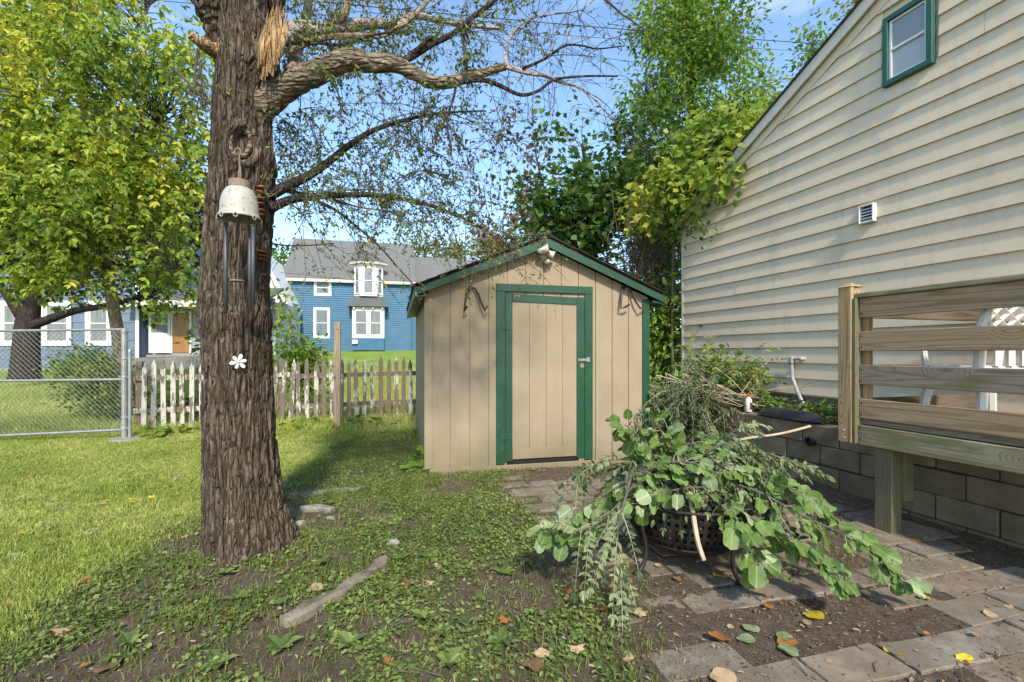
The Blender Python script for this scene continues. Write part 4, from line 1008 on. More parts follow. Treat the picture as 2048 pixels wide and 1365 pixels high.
# ================================================================== GREY-BLUE HOUSE
go = Vector(((278 - CX) / F * 23, 23, float(G(-18, 23)))); GH = thing('grey_blue_house', 'grey-blue sided house with white window trim and a small porch', 'house', go, .03)
def ghp(px, py, Yd=23): return (px - CX) / F * Yd - go.x, EYE - (py - HY) * Yd / F - go.z
WL = 16.0; st = .44
for k in range(12):
    z0 = .1 + k * st
    mb = MB(); mb.add([(-WL, -.03, z0), (0, -.03, z0), (0, -.002, z0 + st), (-WL, -.002, z0 + st), (-WL, 0, z0), (0, 0, z0)], [(0, 1, 2, 3), (4, 5, 1, 0)]); mb.build('siding_board', MT['greywall'], GH)
mb = MB(); mb.box(-WL, -.01, .005, 9, -.4, 5.35); mb.build('wall', MT['greywall'], GH)
mb = MB(); mb.box(-WL, 0, -.02, .004, -.4, .095); mb.build('foundation', MT['concrete'], GH)
mb = MB(); mb.box(-.13, .03, -.055, -.032, .1, 5.3); mb.build('corner_board', MT['white'], GH)
gable(GH, WL, 9, 5.35, .7, MT['roof'], .4, x0=-WL, wallmat=MT['greywall'])
for (p0, p1, q0, q1) in ((92, 149, 603, 692), (176, 227, 603, 692), (10, 50, 603, 692)):
    xa, za = ghp(p0, q1); xb, zb = ghp(p1, q0); window(GH, xa, xb, za, zb, -.03, .2)
PY = .9
PW_ = thing('porch', None, None); PW_.parent = GH; PW_.location = (0, PY, 0)
YP = 23 + PY
def gpp(px, py): return ghp(px, py, YP)
mb = MB()
for k in range(9): z0 = .35 + k * .36; mb.add([(.03, -.02, z0), (6.1, -.02, z0), (6.1, 0, z0 + .36), (.03, 0, z0 + .36), (.03, 0, z0), (6.1, 0, z0)], [(0, 1, 2, 3), (4, 5, 1, 0)])
mb.box(.03, 6.1, .005, 3, 0, 3.4); mb.build('wall', MT['greywall2'], PW_)
xa, za = gpp(284, 688); xb, zb = gpp(307, 616); window(PW_, xa, xb, za, zb, -.02, .13, 1, 1, 'curtain')
xa, za = gpp(343, 707); xb, zb = gpp(384, 623)
D = thing('door', None, None); D.parent = PW_
mb = MB(); mb.box(xa + .1, xb - .1, -.06, -.022, za + .02, zb - .1, None, .01); mb.build('panel', MT['doorwood'], D)
for q in ((xa, xa + .097, za, zb), (xb - .097, xb, za, zb), (xa + .1, xb - .1, zb - .097, zb)):
    mb = MB(); mb.box(q[0], q[1], -.08, -.023, q[2], q[3]); mb.build('frame', MT['white'], D)
mb = MB(); mb.lathe([(.03, 0), (.035, .03), (.001, .05)], 10, T_(xb - .18, -.06, za + .95) @ R_(math.radians(90), 'X')); mb.build('knob', MT['brass'], D)
SD_ = thing('storm_door', None, None); SD_.parent = PW_; SD_.location = (xa, -.09, za + .02); SD_.rotation_euler = (0, 0, math.radians(180 + 38))
mb = MB(); dwid = .86
for q in ((0, .1, 0, 2.0), (dwid - .1, dwid, 0, 2.0), (.101, dwid - .101, 1.9, 2.0), (.101, dwid - .101, .9, 1.0), (.101, dwid - .101, 1.42, 1.46), (.101, dwid - .101, 0, .899)): mb.box(q[0], q[1], 0, .03, q[2], q[3])
mb.build('frame', MT['white'], SD_)
mb = MB(); mb.box(.101, dwid - .101, .01, .016, 1.0, 1.9); mb.build('pane', MT['curtain'], SD_)
ea, ez = gpp(276, 616); V = [(-.3, -1.6, ez + .05), (6.3, -1.6, ez + .05), (6.3, .5, ez + .95), (-.3, .5, ez + .95)]
mb = MB(); mb.add(V + [(a, b, c + .14) for a, b, c in V], [(4, 5, 6, 7), (0, 3, 2, 1), (0, 1, 5, 4), (1, 2, 6, 5), (3, 0, 4, 7)]); mb.build('porch_roof', MT['roof'], PW_)
mb = MB(); mb.box(-.3, 6.3, -1.66, -1.602, ez - .1, ez + .2); mb.box(-.28, 6.25, -1.6, .0, ez - .06, ez - .02); mb.build('fascia', MT['cream_trim'], PW_)
xs_, zs_ = gpp(276, 724)
mb = MB(); mb.box(.0, 6.1, -1.5, -.03, -.5, zs_ + .22, None, .03); mb.build('stoop', MT['concrete'], PW_)
mb = MB(); mb.box(.4, 6.1, -1.0, -.3, zs_ + .224, zs_ + .36, None, .02); mb.build('step', MT['concrete'], PW_)
lx, lz = gpp(281, 628); mb = MB(); mb.box(lx - .12, lx + .12, -.25, -.03, lz - .25, lz + .15, None, .05); mb.build('wall_lamp', MT['rustgrey'], PW_)
# ================================================================== THE BIG TREE
TR = thing('big_tree', 'large old tree with furrowed brown bark rising in front of the yard', 'tree', (TX, TY, 0))
rows = [(-420, 432, 545), (-200, 433, 538), (0, 434, 532), (40, 434, 536), (72, 433, 548), (127, 432, 562), (165, 430, 556), (191, 427, 545), (250, 424, 545), (340, 417, 552), (400, 413, 551), (460, 409, 546), (552, 402, 541), (577, 398, 540), (610, 399, 541), (645, 403, 543), (700, 406, 545), (748, 407, 547), (820, 406, 552), (898, 405, 557), (982, 407, 568), (1035, 408, 577), (1075, 409, 588), (1110, 407, 596), (1150, 398, 608)]
ry = np.array([r[0] for r in rows], float); rl = np.array([r[1] for r in rows], float); rr_ = np.array([r[2] for r in rows], float)
hh = EYE - (ry - HY) * TY / F
NH, NA = 620, 400
H = np.linspace(hh.min(), hh.max(), NH)
cxp = np.interp(H, hh[::-1], ((rl + rr_) / 2)[::-1]); rad = np.interp(H, hh[::-1], ((rr_ - rl) / 2)[::-1]) * TY / F * .865
cxw = (cxp - CX) / F * TY
def smooth(a, k=9): return np.convolve(np.pad(a, k, mode='edge'), np.ones(2 * k + 1) / (2 * k + 1), 'valid')
rad = smooth(rad); cxw = smooth(cxw)
A = np.arange(NA) * 2 * np.pi / NA
AA, HH_ = np.meshgrid(A, H)
RR = rad[:, None] * (1 + .035 * fbm(np.cos(AA) * 1.6, np.sin(AA) * 1.6, HH_ * .8, 3, 40)) 
foot = np.clip((.62 - HH_) / .62, 0, 1) ** 2.2
RR = RR * (1 + foot * (.16 + .08 * np.cos(AA - .3) + .07 * np.sin(AA * 5 + 1.0) + .05 * np.sin(AA * 8)))
cxs, sns = np.cos(AA) * .27, np.sin(AA) * .27
def bark_h(cx, sy, h, fr=1.0):
    w = .35 * noise3(cx * 7, sy * 7, h * 2.6, 61)
    q = 1 - np.abs(noise3(cx * 19 * fr + w, sy * 19 * fr + w, h * 3.2 * fr, 50)) * 1.9
    q2 = 1 - np.abs(noise3(cx * 38 * fr, sy * 38 * fr, h * 7.5 * fr + w, 51)) * 1.8
    q3 = noise3(cx * 90 * fr, sy * 90 * fr, h * 30 * fr, 52)
    rg = np.maximum(1 - np.abs(noise3(cx * 26 * fr + w * 2, sy * 26 * fr + w * 2, h * 4.2 * fr, 54)) * 2.6, -.4)
    gr_ = 1 - np.clip(np.abs(noise3(cx * 24 * fr + 2.2 * w, sy * 24 * fr - 2 * w, h * 4.6 * fr + 7, 55)) * 4.2, 0, 1)
    gr2 = 1 - np.clip(np.abs(noise3(cx * 42 * fr, sy * 42 * fr, h * 13 * fr, 56)) * 4.5, 0, 1)
    q = np.clip(q, -.6, 1); return .007 * (q - .3) + .004 * rg - .020 * gr_ - .009 * gr2 + .004 * q2 + .0028 * q3
B = bark_h(cxs, sns, HH_)
# knot on the front face near the top (px 480,275): angle toward the camera
def feat(px, py, sa, sh):
    h0 = EYE - (py - HY) * (TY - .25) / F; c0 = np.interp(h0, H, cxw); r0 = np.interp(h0, H, rad)
    dx = ((px - CX) / F * (TY - r0) - c0) / r0; a0 = -math.pi / 2 + math.asin(max(-1, min(1, dx)))
    da = (AA - a0 + math.pi) % (2 * math.pi) - math.pi
    return np.sqrt((da * r0 / sa) ** 2 + ((HH_ - h0) / sh) ** 2), a0, h0
e1, ka, kh = feat(480, 277, .085, .135)
B = B * (1 - .75 * np.exp(-(e1 / 1.1) ** 4)) + .030 * np.exp(-((e1 - .95) / .22) ** 2) - .055 * np.exp(-(e1 / .6) ** 4)
e2, _, _ = feat(548, 310, .10, .12); B = B + .035 * np.exp(-(e2 ** 2))
e3, _, _ = feat(470, 625, .5, .10); B = B + .018 * np.exp(-(e3 ** 2))
e4, _, _ = feat(538, 345, .05, .22); B = B - .02 * np.exp(-(e4 ** 2)) 
Xv = cxw[:, None] + (RR + B) * np.cos(AA) - TX; Yv = (RR * .97 + B) * np.sin(AA)
mb = MB(); V = np.stack([Xv, Yv, HH_], -1).reshape(-1, 3)
i = np.arange(NH - 1)[:, None] * NA; j = np.arange(NA)[None]
mb.add(V, np.stack([i + j, i + (j + 1) % NA, i + NA + (j + 1) % NA, i + NA + j], -1).reshape(-1, 4), 0.5)
trunk = mb.build('trunk', MT['bark'], TR, True)
def tsurf(px, py, out=0.0):                              # a point on the trunk's visible face, in the tree's frame
    Yd = TY - .26
    for _ in range(6):
        h0 = EYE - (py - HY) * Yd / F; c0 = np.interp(h0, H, cxw); r0 = np.interp(h0, H, rad)
        dx = np.clip(((px - CX) / F * Yd - c0) / r0, -.98, .98); Yd = TY - r0 * math.sqrt(1 - dx * dx)
    n = Vector((dx, -math.sqrt(1 - dx * dx), 0)); return Vector(((px - CX) / F * Yd - TX, Yd - TY, h0)) + n * out, n
# bark-less lip of the knot
mb = MB(); ps = []
for t in np.linspace(0, 2 * math.pi, 22)[:-1]:
    p, n = tsurf(480 + 21 * math.cos(t), 277 - 34 * math.sin(t) + 6 * abs(math.cos(t)), -.002); ps.append(p)
ps.append(ps[0]); mb.tube(ps, [.011 + .006 * abs(math.sin(k * .9)) for k in range(len(ps))], 8, False); mb.build('knot_lip', MT['bark_moss'], TR, True)
def limb(parent, pts, r0, r1, mat, n=10, seg=7, rough=.12, name='limb', st_=(1, 1)):
    """pts: (px,py,Y) through which the limb runs; returns its centre line in world space"""
    C = [P(*p) for p in pts]; out = []; m = len(C)
    for k in range(m - 1):
        p0, p1, p2, p3 = C[max(k - 1, 0)], C[k], C[k + 1], C[min(k + 2, m - 1)]
        for t in np.linspace(0, 1, seg, endpoint=False):
            out.append(.5 * ((2 * p1) + (-p0 + p2) * t + (2 * p0 - 5 * p1 + 4 * p2 - p3) * t * t + (-p0 + 3 * p1 - 3 * p2 + p3) * t ** 3))
    out.append(C[-1]); q = len(out); f = np.linspace(0, 1, q)
    r = r0 + (r1 - r0) * f ** .8
    mb = MB(); mb.tube([tuple(p - parent.location) for p in out], r * (1 + rough * .5 * fbm(f * 11, f * 0 + r0 * 90, s=70)), n, True)
    V = mb.v[0]
    if n >= 16:
        V_ = V
        ctr = np.repeat(np.array([tuple(p - parent.location) for p in out]), n, 0); d = V - ctr
        V += d * (rough * .9 * noise3(V[:, 0] * 26, V[:, 1] * 26, V[:, 2] * 26, 71) + rough * .7 * (1 - 2 * np.abs(noise3(V[:, 0] * 9, V[:, 1] * 34, V[:, 2] * 34, 72))) - rough * 1.0 * (1 - np.clip(np.abs(noise3(V[:, 0] * 14 * st_[0], V[:, 1] * 38, V[:, 2] * 38 * st_[1], 73)) * 4, 0, 1)))[:, None]
    mb.build(name, mat, parent, n >= 8); return out, r
LB = []
LB.append(limb(TR, [(470, 262, 3.12), (505, 232, 3.1), (548, 195, 3.10), (590, 165, 3.08), (640, 142, 3.05), (672, 128, 3.05), (705, 118, 3.05), (735, 126, 3.08), (770, 126, 3.1), (800, 132, 3.12), (830, 148, 3.15), (862, 164, 3.18), (900, 165, 3.2), (935, 152, 3.22), (965, 147, 3.25), (1010, 132, 3.3)], .098, .026, MT['bark_moss'], 64, 26, .10))
LB.append(limb(TR, [(1008, 132, 3.3), (1050, 145, 3.32), (1090, 152, 3.35), (1120, 165, 3.38), (1160, 176, 3.4), (1195, 205, 3.42), (1228, 245, 3.45)], .020, .004, MT['deadwood'], 7))
LB.append(limb(TR, [(905, 168, 3.2), (960, 160, 3.22), (1000, 172, 3.28), (1040, 190, 3.3), (1075, 183, 3.32), (1110, 160, 3.35), (1170, 153, 3.38), (1235, 153, 3.4)], .020, .006, MT['bark_dark'], 7))
LB.append(limb(TR, [(795, 128, 3.12), (830, 110, 3.15), (862, 90, 3.2), (905, 68, 3.25), (945, 35, 3.3), (990, 0, 3.35), (1040, -60, 3.4)], .026, .014, MT['bark_dark'], 8))
LB.append(limb(TR, [(818, 112, 3.15), (838, 98, 3.12), (855, 80, 3.1), (868, 76, 3.1)], .02, .014, MT['bark_dark'], 8))
LB.append(limb(TR, [(935, 150, 3.22), (930, 110, 3.22), (928, 70, 3.23), (945, 45, 3.25)], .016, .008, MT['bark_dark'], 6))
LB.append(limb(TR, [(1010, 130, 3.3), (1015, 90, 3.32), (1035, 55, 3.35), (1070, 35, 3.38), (1110, 28, 3.4), (1160, 20, 3.42), (1200, -10, 3.45)], .012, .004, MT['deadwood'], 6))
LB.append(limb(TR, [(1045, 138, 3.3), (1090, 118, 3.32), (1130, 92, 3.35), (1165, 92, 3.37), (1195, 98, 3.38), (1250, 92, 3.4)], .011, .004, MT['bark_dark'], 6))
LB.append(limb(TR, [(912, 172, 3.2), (906, 200, 3.2), (895, 235, 3.2), (897, 270, 3.2), (903, 308, 3.2)], .010, .005, MT['bark_dark'], 6))
LB.append(limb(TR, [(540, 390, 3.15), (575, 372, 3.2), (620, 350, 3.3), (660, 322, 3.4), (700, 290, 3.5), (745, 262, 3.6), (800, 243, 3.7), (850, 232, 3.8), (905, 225, 3.9), (970, 222, 4.0)], .040, .006, MT['bark_dark'], 8))
LB.append(limb(TR, [(540, 418, 3.15), (575, 402, 3.2), (620, 394, 3.3), (680, 391, 3.4), (740, 390, 3.5), (800, 398, 3.6), (860, 412, 3.7), (910, 430, 3.8), (960, 455, 3.9), (1010, 490, 4.0)], .034, .006, MT['bark_dark'], 8))
LB.append(limb(TR, [(620, 396, 3.3), (670, 420, 3.3), (715, 455, 3.35), (760, 495, 3.4), (800, 540, 3.4), (835, 578, 3.45)], .014, .004, MT['bark_dark'], 6))
LB.append(limb(TR, [(545, 380, 3.2), (590, 385, 3.3), (650, 395, 3.4), (720, 415, 3.5), (800, 425, 3.6), (900, 440, 3.7)], .014, .004, MT['bark_pale'], 6))
LB.append(limb(TR, [(545, 488, 3.0), (580, 492, 3.0), (625, 491, 2.98), (668, 487, 2.96)], .007, .003, MT['bark_dark'], 5))
LB.append(limb(TR, [(545, 75, 3.3), (600, 60, 3.5), (650, 62, 3.6), (700, 52, 3.7), (750, 47, 3.8), (790, 50, 3.9), (828, 32, 4.0), (880, 42, 4.1), (940, 52, 4.2), (1000, 57, 4.3)], .075, .012, MT['deadwood'], 12))
LB.append(limb(TR, [(640, 60, 3.6), (668, 45, 3.6), (690, 28, 3.6), (697, 0, 3.6), (705, -40, 3.6)], .035, .02, MT['bark_pale'], 8))
LB.append(limb(TR, [(570, 105, 3.4), (640, 78, 3.5), (700, 72, 3.5), (760, 72, 3.5), (790, 60, 3.5), (840, 20, 3.5), (880, -30, 3.5)], .025, .012, MT['bark_pale'], 7))
LB.append(limb(TR, [(586, 145, 3.4), (592, 110, 3.8), (605, 70, 4.0), (615, 20, 4.2), (620, -40, 4.4)], .05, .035, MT['bark_pale'], 8))
LB.append(limb(TR, [(560, 90, 3.2), (620, 85, 3.3), (680, 90, 3.35), (740, 72, 3.4), (800, 62, 3.45)], .016, .006, MT['bark_dark'], 6))
# left limb leaving the top, broken stub, split top
limb(TR, [(470, 120, 3.15), (448, 60, 3.1), (425, 10, 3.05), (405, -50, 3.0), (380, -150, 2.9)], .12, .085, MT['bark'], 72, 30, .16, st_=(2.6, .13))
limb(TR, [(520, 20, 3.3), (545, -60, 3.4), (570, -200, 3.5), (590, -350, 3.6)], .13, .10, MT['bark'], 20, 7, .10)
limb(TR, [(452, 110, 3.05), (425, 100, 2.98), (402, 86, 2.9), (379, 71, 2.85)], .062, .022, MT['barewood'], 14, 6, .3, 'broken_stub')
mb = MB()
for k in range(60):
    f = random.random(); px0 = 545 + 36 * (f - .5) + random.uniform(-6, 6); top = 8 + 75 * abs(f - .45) ** 1.2 + random.uniform(-12, 14)
    a = P(px0 - 4, 150 - 30 * f + random.uniform(-20, 20), 2.93 + .04 * random.random()); b = P(px0 + 12 + random.uniform(-3, 3), top, 2.97 + .07 * random.random())
    m_ = (a + b) / 2 + Vector((random.uniform(-.01, .01), -.015, 0))
    w_ = random.uniform(.008, .02); A3, B3, M3 = [np.array(tuple(q - TR.location)) for q in (a, b, m_)]; sd = np.array([1., random.uniform(-.5, .5), .1]) * w_; th = np.array([0, -.006, 0.])
    mb.add([A3 - sd * .3, A3 + sd * .3, M3 - sd, M3 + sd, B3, A3 + th * 3, M3 + th * 2.5, B3 + th], [(0, 2, 6, 5), (5, 6, 3, 1), (2, 4, 7, 6), (6, 7, 4, 3)])
mb.build('split_wood', MT['barewood'], TR)
for (px, py, w_) in ((524, 381, 8), (522, 393, 8), (523, 404, 9), (521, 415, 8), (524, 427, 8), (523, 435, 6), (524, 504, 12), (526, 512, 13), (526, 520, 12), (527, 549, 7), (526, 578, 7)):
    p, n = tsurf(px, py, .0); r = w_ / F * 2.9 * 1.15
    mb = MB(); p = p - n * (.35 * r); M = T_(p.x, p.y, p.z) @ R_(math.atan2(n.y, n.x)) @ R_(random.uniform(-.1, .35), 'Y') @ R_(random.uniform(-.25, .25), 'X')
    mb.lathe([(.3 * r, -.010), (.8 * r, -.006), (r, .0), (.85 * r, .004), (.001, .009)], 9, M @ Matrix.Scale(1.15, 4, (1, 0, 0))); mb.build('shelf_fungus', MT['fungus'], TR, True)
# twigs and small leaves along the limbs
tw = MB(); lf = MB(); dl = MB()
def twigs(line, r, n, L0, leaves, lmb, ls=.035, lo=.15, droop=.35, sub=3, fwd=.5, up=0):
    line = np.array([tuple(p) for p in line]); m = len(line)
    for _ in range(n):
        k = int(m * (lo + (1 - lo) * random.random())); k = min(k, m - 2)
        p = line[k]; t = nrm(line[k + 1] - line[k]); d = nrm(t * fwd + rng.normal(size=3) * [.8, .7, .8] + [0, 0, up]); L_ = L0 * random.uniform(.4, 1.2)
        segs = 7; c = [p]; dd = d.copy()
        for q in range(segs):
            dd = nrm(dd + rng.normal(size=3) * .16 + np.array([0, 0, -droop / segs])); c.append(c[-1] + dd * L_ / segs)
        c = np.array(c); rr0 = .0038 * (L_ / .8) ** .6
        tw.tube(c - np.array(TR.location), np.linspace(rr0, .0012, segs + 1), 4, False)
        for s_ in range(sub):
            kk = random.randint(1, segs - 1); e = nrm(nrm(c[kk + 1] - c[kk]) * .7 + rng.normal(size=3) * .7); l2 = L_ * random.uniform(.2, .45)
            c2 = np.array([c[kk] + e * l2 * f + np.array([0, 0, -.25 * l2 * f * f]) for f in (0, .35, .7, 1)])
            tw.tube(c2 - np.array(TR.location), [.0022, .0018, .0014, .0009], 3, False)
            if leaves:
                nl = max(2, int(leaves * .5 * random.random() * 2)); f = rng.random(nl) * .8 + .2
                pp_ = c2[0] + (c2[-1] - c2[0]) * f[:, None] + rng.normal(size=(nl, 3)) * .008
                put(lmb, 'oval', pp_ - np.array(TR.location), nrm(e * .6 + rdir(nl) * .9 + [0, 0, -.4]), rdir(nl) + [0, 0, .6], ls * (.6 + .7 * rng.random(nl)))
        if leaves:
            nl = max(1, int(leaves * random.uniform(.4, 1.5))); f = rng.random(nl) * segs * .999; kk = f.astype(int)
            pp_ = c[kk] + (c[kk + 1] - c[kk]) * (f - kk)[:, None]
            put(lmb, 'oval', pp_ - np.array(TR.location), nrm(rdir(nl) + [0, 0, -.4]), rdir(nl) + [0, 0, .6], ls * (.6 + .7 * rng.random(nl)))
L_ = LB
twigs(*L_[0], 16, .5, 8, lf, up=.2); twigs(*L_[1], 22, .38, 0, lf); twigs(*L_[2], 16, .35, 0, lf); twigs(*L_[3], 14, .6, 10, lf, lo=.3)
twigs(*L_[6], 26, .45, 2, lf); twigs(*L_[7], 22, .45, 0, lf); twigs(*L_[8], 6, .25, 0, lf)
twigs(*L_[9], 74, .75, 16, lf, .026, lo=.1); twigs(*L_[10], 78, .75, 15, lf, .026, lo=.1); twigs(*L_[11], 10, .25, 2, lf, .026); twigs(*L_[12], 34, .6, 16, lf, .026)
twigs(*L_[13], 3, .15, 0, lf); twigs(*L_[14], 52, .7, 16, lf, .03, lo=.05, up=.1); twigs(*L_[15], 18, .6, 14, lf, .03); twigs(*L_[16], 28, .6, 14, lf, .03); twigs(*L_[17], 20, .7, 12, lf, .03); twigs(*L_[18], 20, .5, 16, lf, .03)
twigs([P(x, y, 4.1) for x, y in ((860, 300), (930, 300), (1000, 270), (1040, 260))], None, 24, .75, 13, dl, .036, lo=0, droop=1.3)
twigs([P(x, y, 3.9) for x, y in ((930, 430), (980, 440), (1010, 430), (1035, 420))], None, 18, .55, 13, dl, .036, lo=0, droop=1.2)
twigs([P(x, y, 3.8) for x, y in ((600, 330), (680, 300), (760, 330), (850, 340), (930, 350))], None, 40, .7, 16, lf, .026, lo=0, droop=.5)
twigs([P(x, y, 3.6) for x, y in ((560, 260), (600, 220), (680, 230), (760, 190), (850, 220), (930, 200))], None, 44, .6, 17, lf, .026, lo=0, droop=.8)
for (a, b, c) in (((1200, -10), (1245, 30), (1292, 60)), ((400, 130), (405, 180), (412, 210)), ((350, 140), (390, 180), (425, 215)), ((395, 100), (390, 150), (388, 240))):
    pts = [P(*a, 3.2), P(*b, 3.2), P(*c, 3.2)]; tw.tube([tuple(p - TR.location) for p in pts], [.009, .007, .003], 5, False); twigs(pts, None, 9, .22, 1, lf, .02, lo=0)
tw.build('twigs', MT['twig'], TR); lf.build('foliage', MT['lf_elm'], TR); dl.build('dead_leaves', MT['lf_dead'], TR)

# ================================================================== WIND CHIME, FLOWER
wc = P(479, 405, 2.70); WC = thing('wind_chime', 'wind chime of a speckled white bell and dark tubes hanging on the big trunk', 'wind chime', wc)
u = 2.70 / F
WC.scale = (.88, .88, 1.0)
mb = MB(); mb.lathe([(.120, -.088), (.117, -.080), (.112, -.05), (.110, -.01), (.100, .035), (.080, .068), (.058, .082), (.052, .084)], 32, None, False); mb.lathe([(.116, -.088), (.108, -.05), (.105, -.01), (.09, .035), (.05, .075)], 32, None, False); mb.build('bell', MT['enamel'], WC, True)
mb = MB(); mb.lathe([(.124, -.093), (.127, -.088), (.124, -.083), (.118, -.086), (.121, -.093)], 32, None, False); mb.build('rim', MT['enamel'], WC, True)
mb = MB(); mb.lathe([(.062, .082), (.064, .120), (.060, .121), (.056, .116), (.001, .114)], 24); mb.build('collar', MT['rustgrey'], WC)
mb = MB()
ps = [(.012, 0, .295), (.012 + .0, 0, .305)]
ps = [(-.012 + .022 * math.cos(t), 0, .285 + .022 * math.sin(t) + .0) for t in np.linspace(math.radians(200), math.radians(-60), 10)] + [(.002, 0, .22), (.0, 0, .205), (.006, 0, .198), (.008, 0, .15), (.004, 0, .118)]
mb.tube(ps, .0045, 6); mb.tube([(.0, 0, .20), (-.004, 0, .15), (.0, 0, .115)], .004, 6); mb.build('hook', MT['rustgrey'], WC)
for (px, yt, yb, dy) in ((451.5, 447, 629, -.02), (492.5, 449, 620, .05), (511.8, 455, 610, -.01), (488, 452, 560, .08)):
    x = (px - 479) * u; mb = MB(); mb.tube([(x, dy, (405 - yt) * u), (x + .001, dy, (405 - yb) * u)], .0115, 12); mb.build('tube', MT['tube'], WC, True)
    mb = MB(); mb.tube([(x, dy, (405 - yt) * u), (x * .8, dy * .8, -.03)], .0012, 4); mb.build('cord', MT['cable'], WC)
mb = MB(); mb.lathe([(.045, -.004), (.045, .004)], 20, T_((472 - 479) * u, .01, (405 - 561.6) * u)); mb.tube([(-.02, .01, (405 - 561) * u), (0, .01, -.03)], .0012, 4); mb.build('striker', MT['rustgrey'], WC)
for a in (-70, -20, 40, 110, 200, 250):
    t = math.radians(a); mb = MB(); M = T_(.128 * math.cos(t), .128 * math.sin(t), -.098) @ R_(t + math.pi / 2)
    mb.tube([tuple(M @ Vector((.012 * math.cos(q), 0, .012 * math.sin(q)))) for q in np.linspace(0, 6.28, 11)], .003, 5, False); mb.build('eyelet', MT['enamel'], WC)
p, n = tsurf(477, 724, .03); p = p + TR.location
FW = thing('flower_ornament', 'small white six-petal flower ornament fixed on the trunk below the chime', 'ornament', p, math.atan2(n.y, n.x) + math.pi / 2)
mb = MB(); mb.lathe([(.010, -.004), (.012, .004), (.006, .009), (.001, .010)], 12, R_(math.radians(90), 'X')); mb.build('centre', MT['plastic'], FW, True)
pm_ = MB(); n1 = 10
V = [(0.035, 0, .006)] + [(.012 + .027 * (1 - math.cos(t)), .0125 * math.sin(t) * (1 + .35 * (1 - math.cos(t)) / 2), .004 * math.cos(t)) for t in np.linspace(0, 2 * math.pi, n1, endpoint=False)]
pm_.add(V, np.array([(0, 1 + i, 1 + (i + 1) % n1) for i in range(n1)])); V2 = [(x, y, z - .004) for x, y, z in V]; pm_.add(V2, np.array([(0, 1 + (i + 1) % n1, 1 + i) for i in range(n1)])); pme = pm_.mesh('petal', MT['plastic'])
for k in range(6):
    FW.scale = (.72, .72, .72)
    o = link('petal', pme, FW); o.matrix_local = R_(math.radians(90), 'X') @ R_(math.radians(12 + 60 * k)) @ Matrix.Scale(.95 + .12 * (k % 2), 4)

# ================================================================== OTHER TREES
def crown(name, label, cat, trunk_pts, r0, r1, blobs, lm_, tm_, kind, ls, per, nclump, spr=.28, comp=0, droop=.2, limbs=(), group=None, extra=None, thr=-.12, w=1.0, twr=.008, nz_s=1.1, trunkmat=None, skip=None):
    b0 = P(*trunk_pts[0]); t = thing(name, label, cat, b0, 0, group); org = np.array(b0)
    skel = []
    if r0 > 0:
        ln, _ = limb(t, trunk_pts, r0, r1, trunkmat or tm_, 14, 7, .08, 'trunk'); skel += ln
    lm0 = MB()
    for lb in limbs:
        ln, _ = limb(t, lb[0], lb[1], lb[2], trunkmat or tm_, 9, 6, .06, 'limb'); skel += ln
    SK = np.array([tuple(p) for p in skel]) if skel else None
    wts = np.array([b[3] * b[4] * b[6] for b in blobs], float); wts /= wts.sum()
    lf = MB(); tw = MB(); done = 0; tries = 0
    while done < nclump and tries < nclump * 12:
        tries += 1
        b = blobs[rng.choice(len(blobs), p=wts)]
        q = rdir(1)[0] * rng.random() ** .38
        c = np.array(P(b[0] + q[0] * b[3], b[1] + q[2] * b[4], b[2])); c[1] += q[1] * b[5]
        c = np.array([c[0] / b[2] * c[1], c[1], EYE + (c[2] - EYE) / b[2] * c[1]])
        if skip and skip(CX + c[0] / c[1] * F, HY - (c[2] - EYE) / c[1] * F, c[1]): continue
        if float(fbm(c[0] * nz_s, c[1] * nz_s, c[2] * nz_s * 1.3, 2, 33)) < thr: continue
        done += 1
        if SK is not None:
            dd = np.linalg.norm(SK - c, axis=1) + rng.random(len(SK)) * .6; s0 = SK[int(np.argmin(dd))]
            if np.linalg.norm(s0 - c) < 4.5:
                mid = (s0 + c) / 2 + rng.normal(size=3) * .08 + np.array([0, 0, .1 * np.linalg.norm(c - s0)])
                tw.tube(np.array([s0, (s0 + mid) / 2 + rng.normal(size=3) * .03, mid, (mid + c) / 2 + rng.normal(size=3) * .04, c]) - org, [twr * 1.4, twr * 1.1, twr * .8, twr * .5, twr * .25], 4, False)
        n = max(1, int(per * random.uniform(.6, 1.4))); pos = c + rng.normal(size=(n, 3)) * spr * [1, 1, .7]
        d = nrm((pos - c) / spr * .5 + rdir(n) * .6 + np.array([0, 0, -droop])); nv = nrm(np.array([0, 0, 1.]) + rng.normal(size=(n, 3)) * .45)
        tint = np.clip(.5 + .45 * float(fbm(c[0] * .9, c[1] * .9, c[2] * .9, 2, 90)) * 1.6 + rng.normal(size=n) * .2, 0, 1)
        if extra: tint = np.clip(tint + extra(c), 0, 1)
        if comp: sprig(lf, pos - org, d, nv, ls * comp * .8, comp, kind, ls, tint, None, .3, w)
        else: put(lf, kind, pos - org, d, nv, ls * (.65 + .6 * rng.random(n)), tint, w)
    if tw.v: tw.build('twigs', MT['twig'], t)
    lf.build('foliage', lm_, t); return t
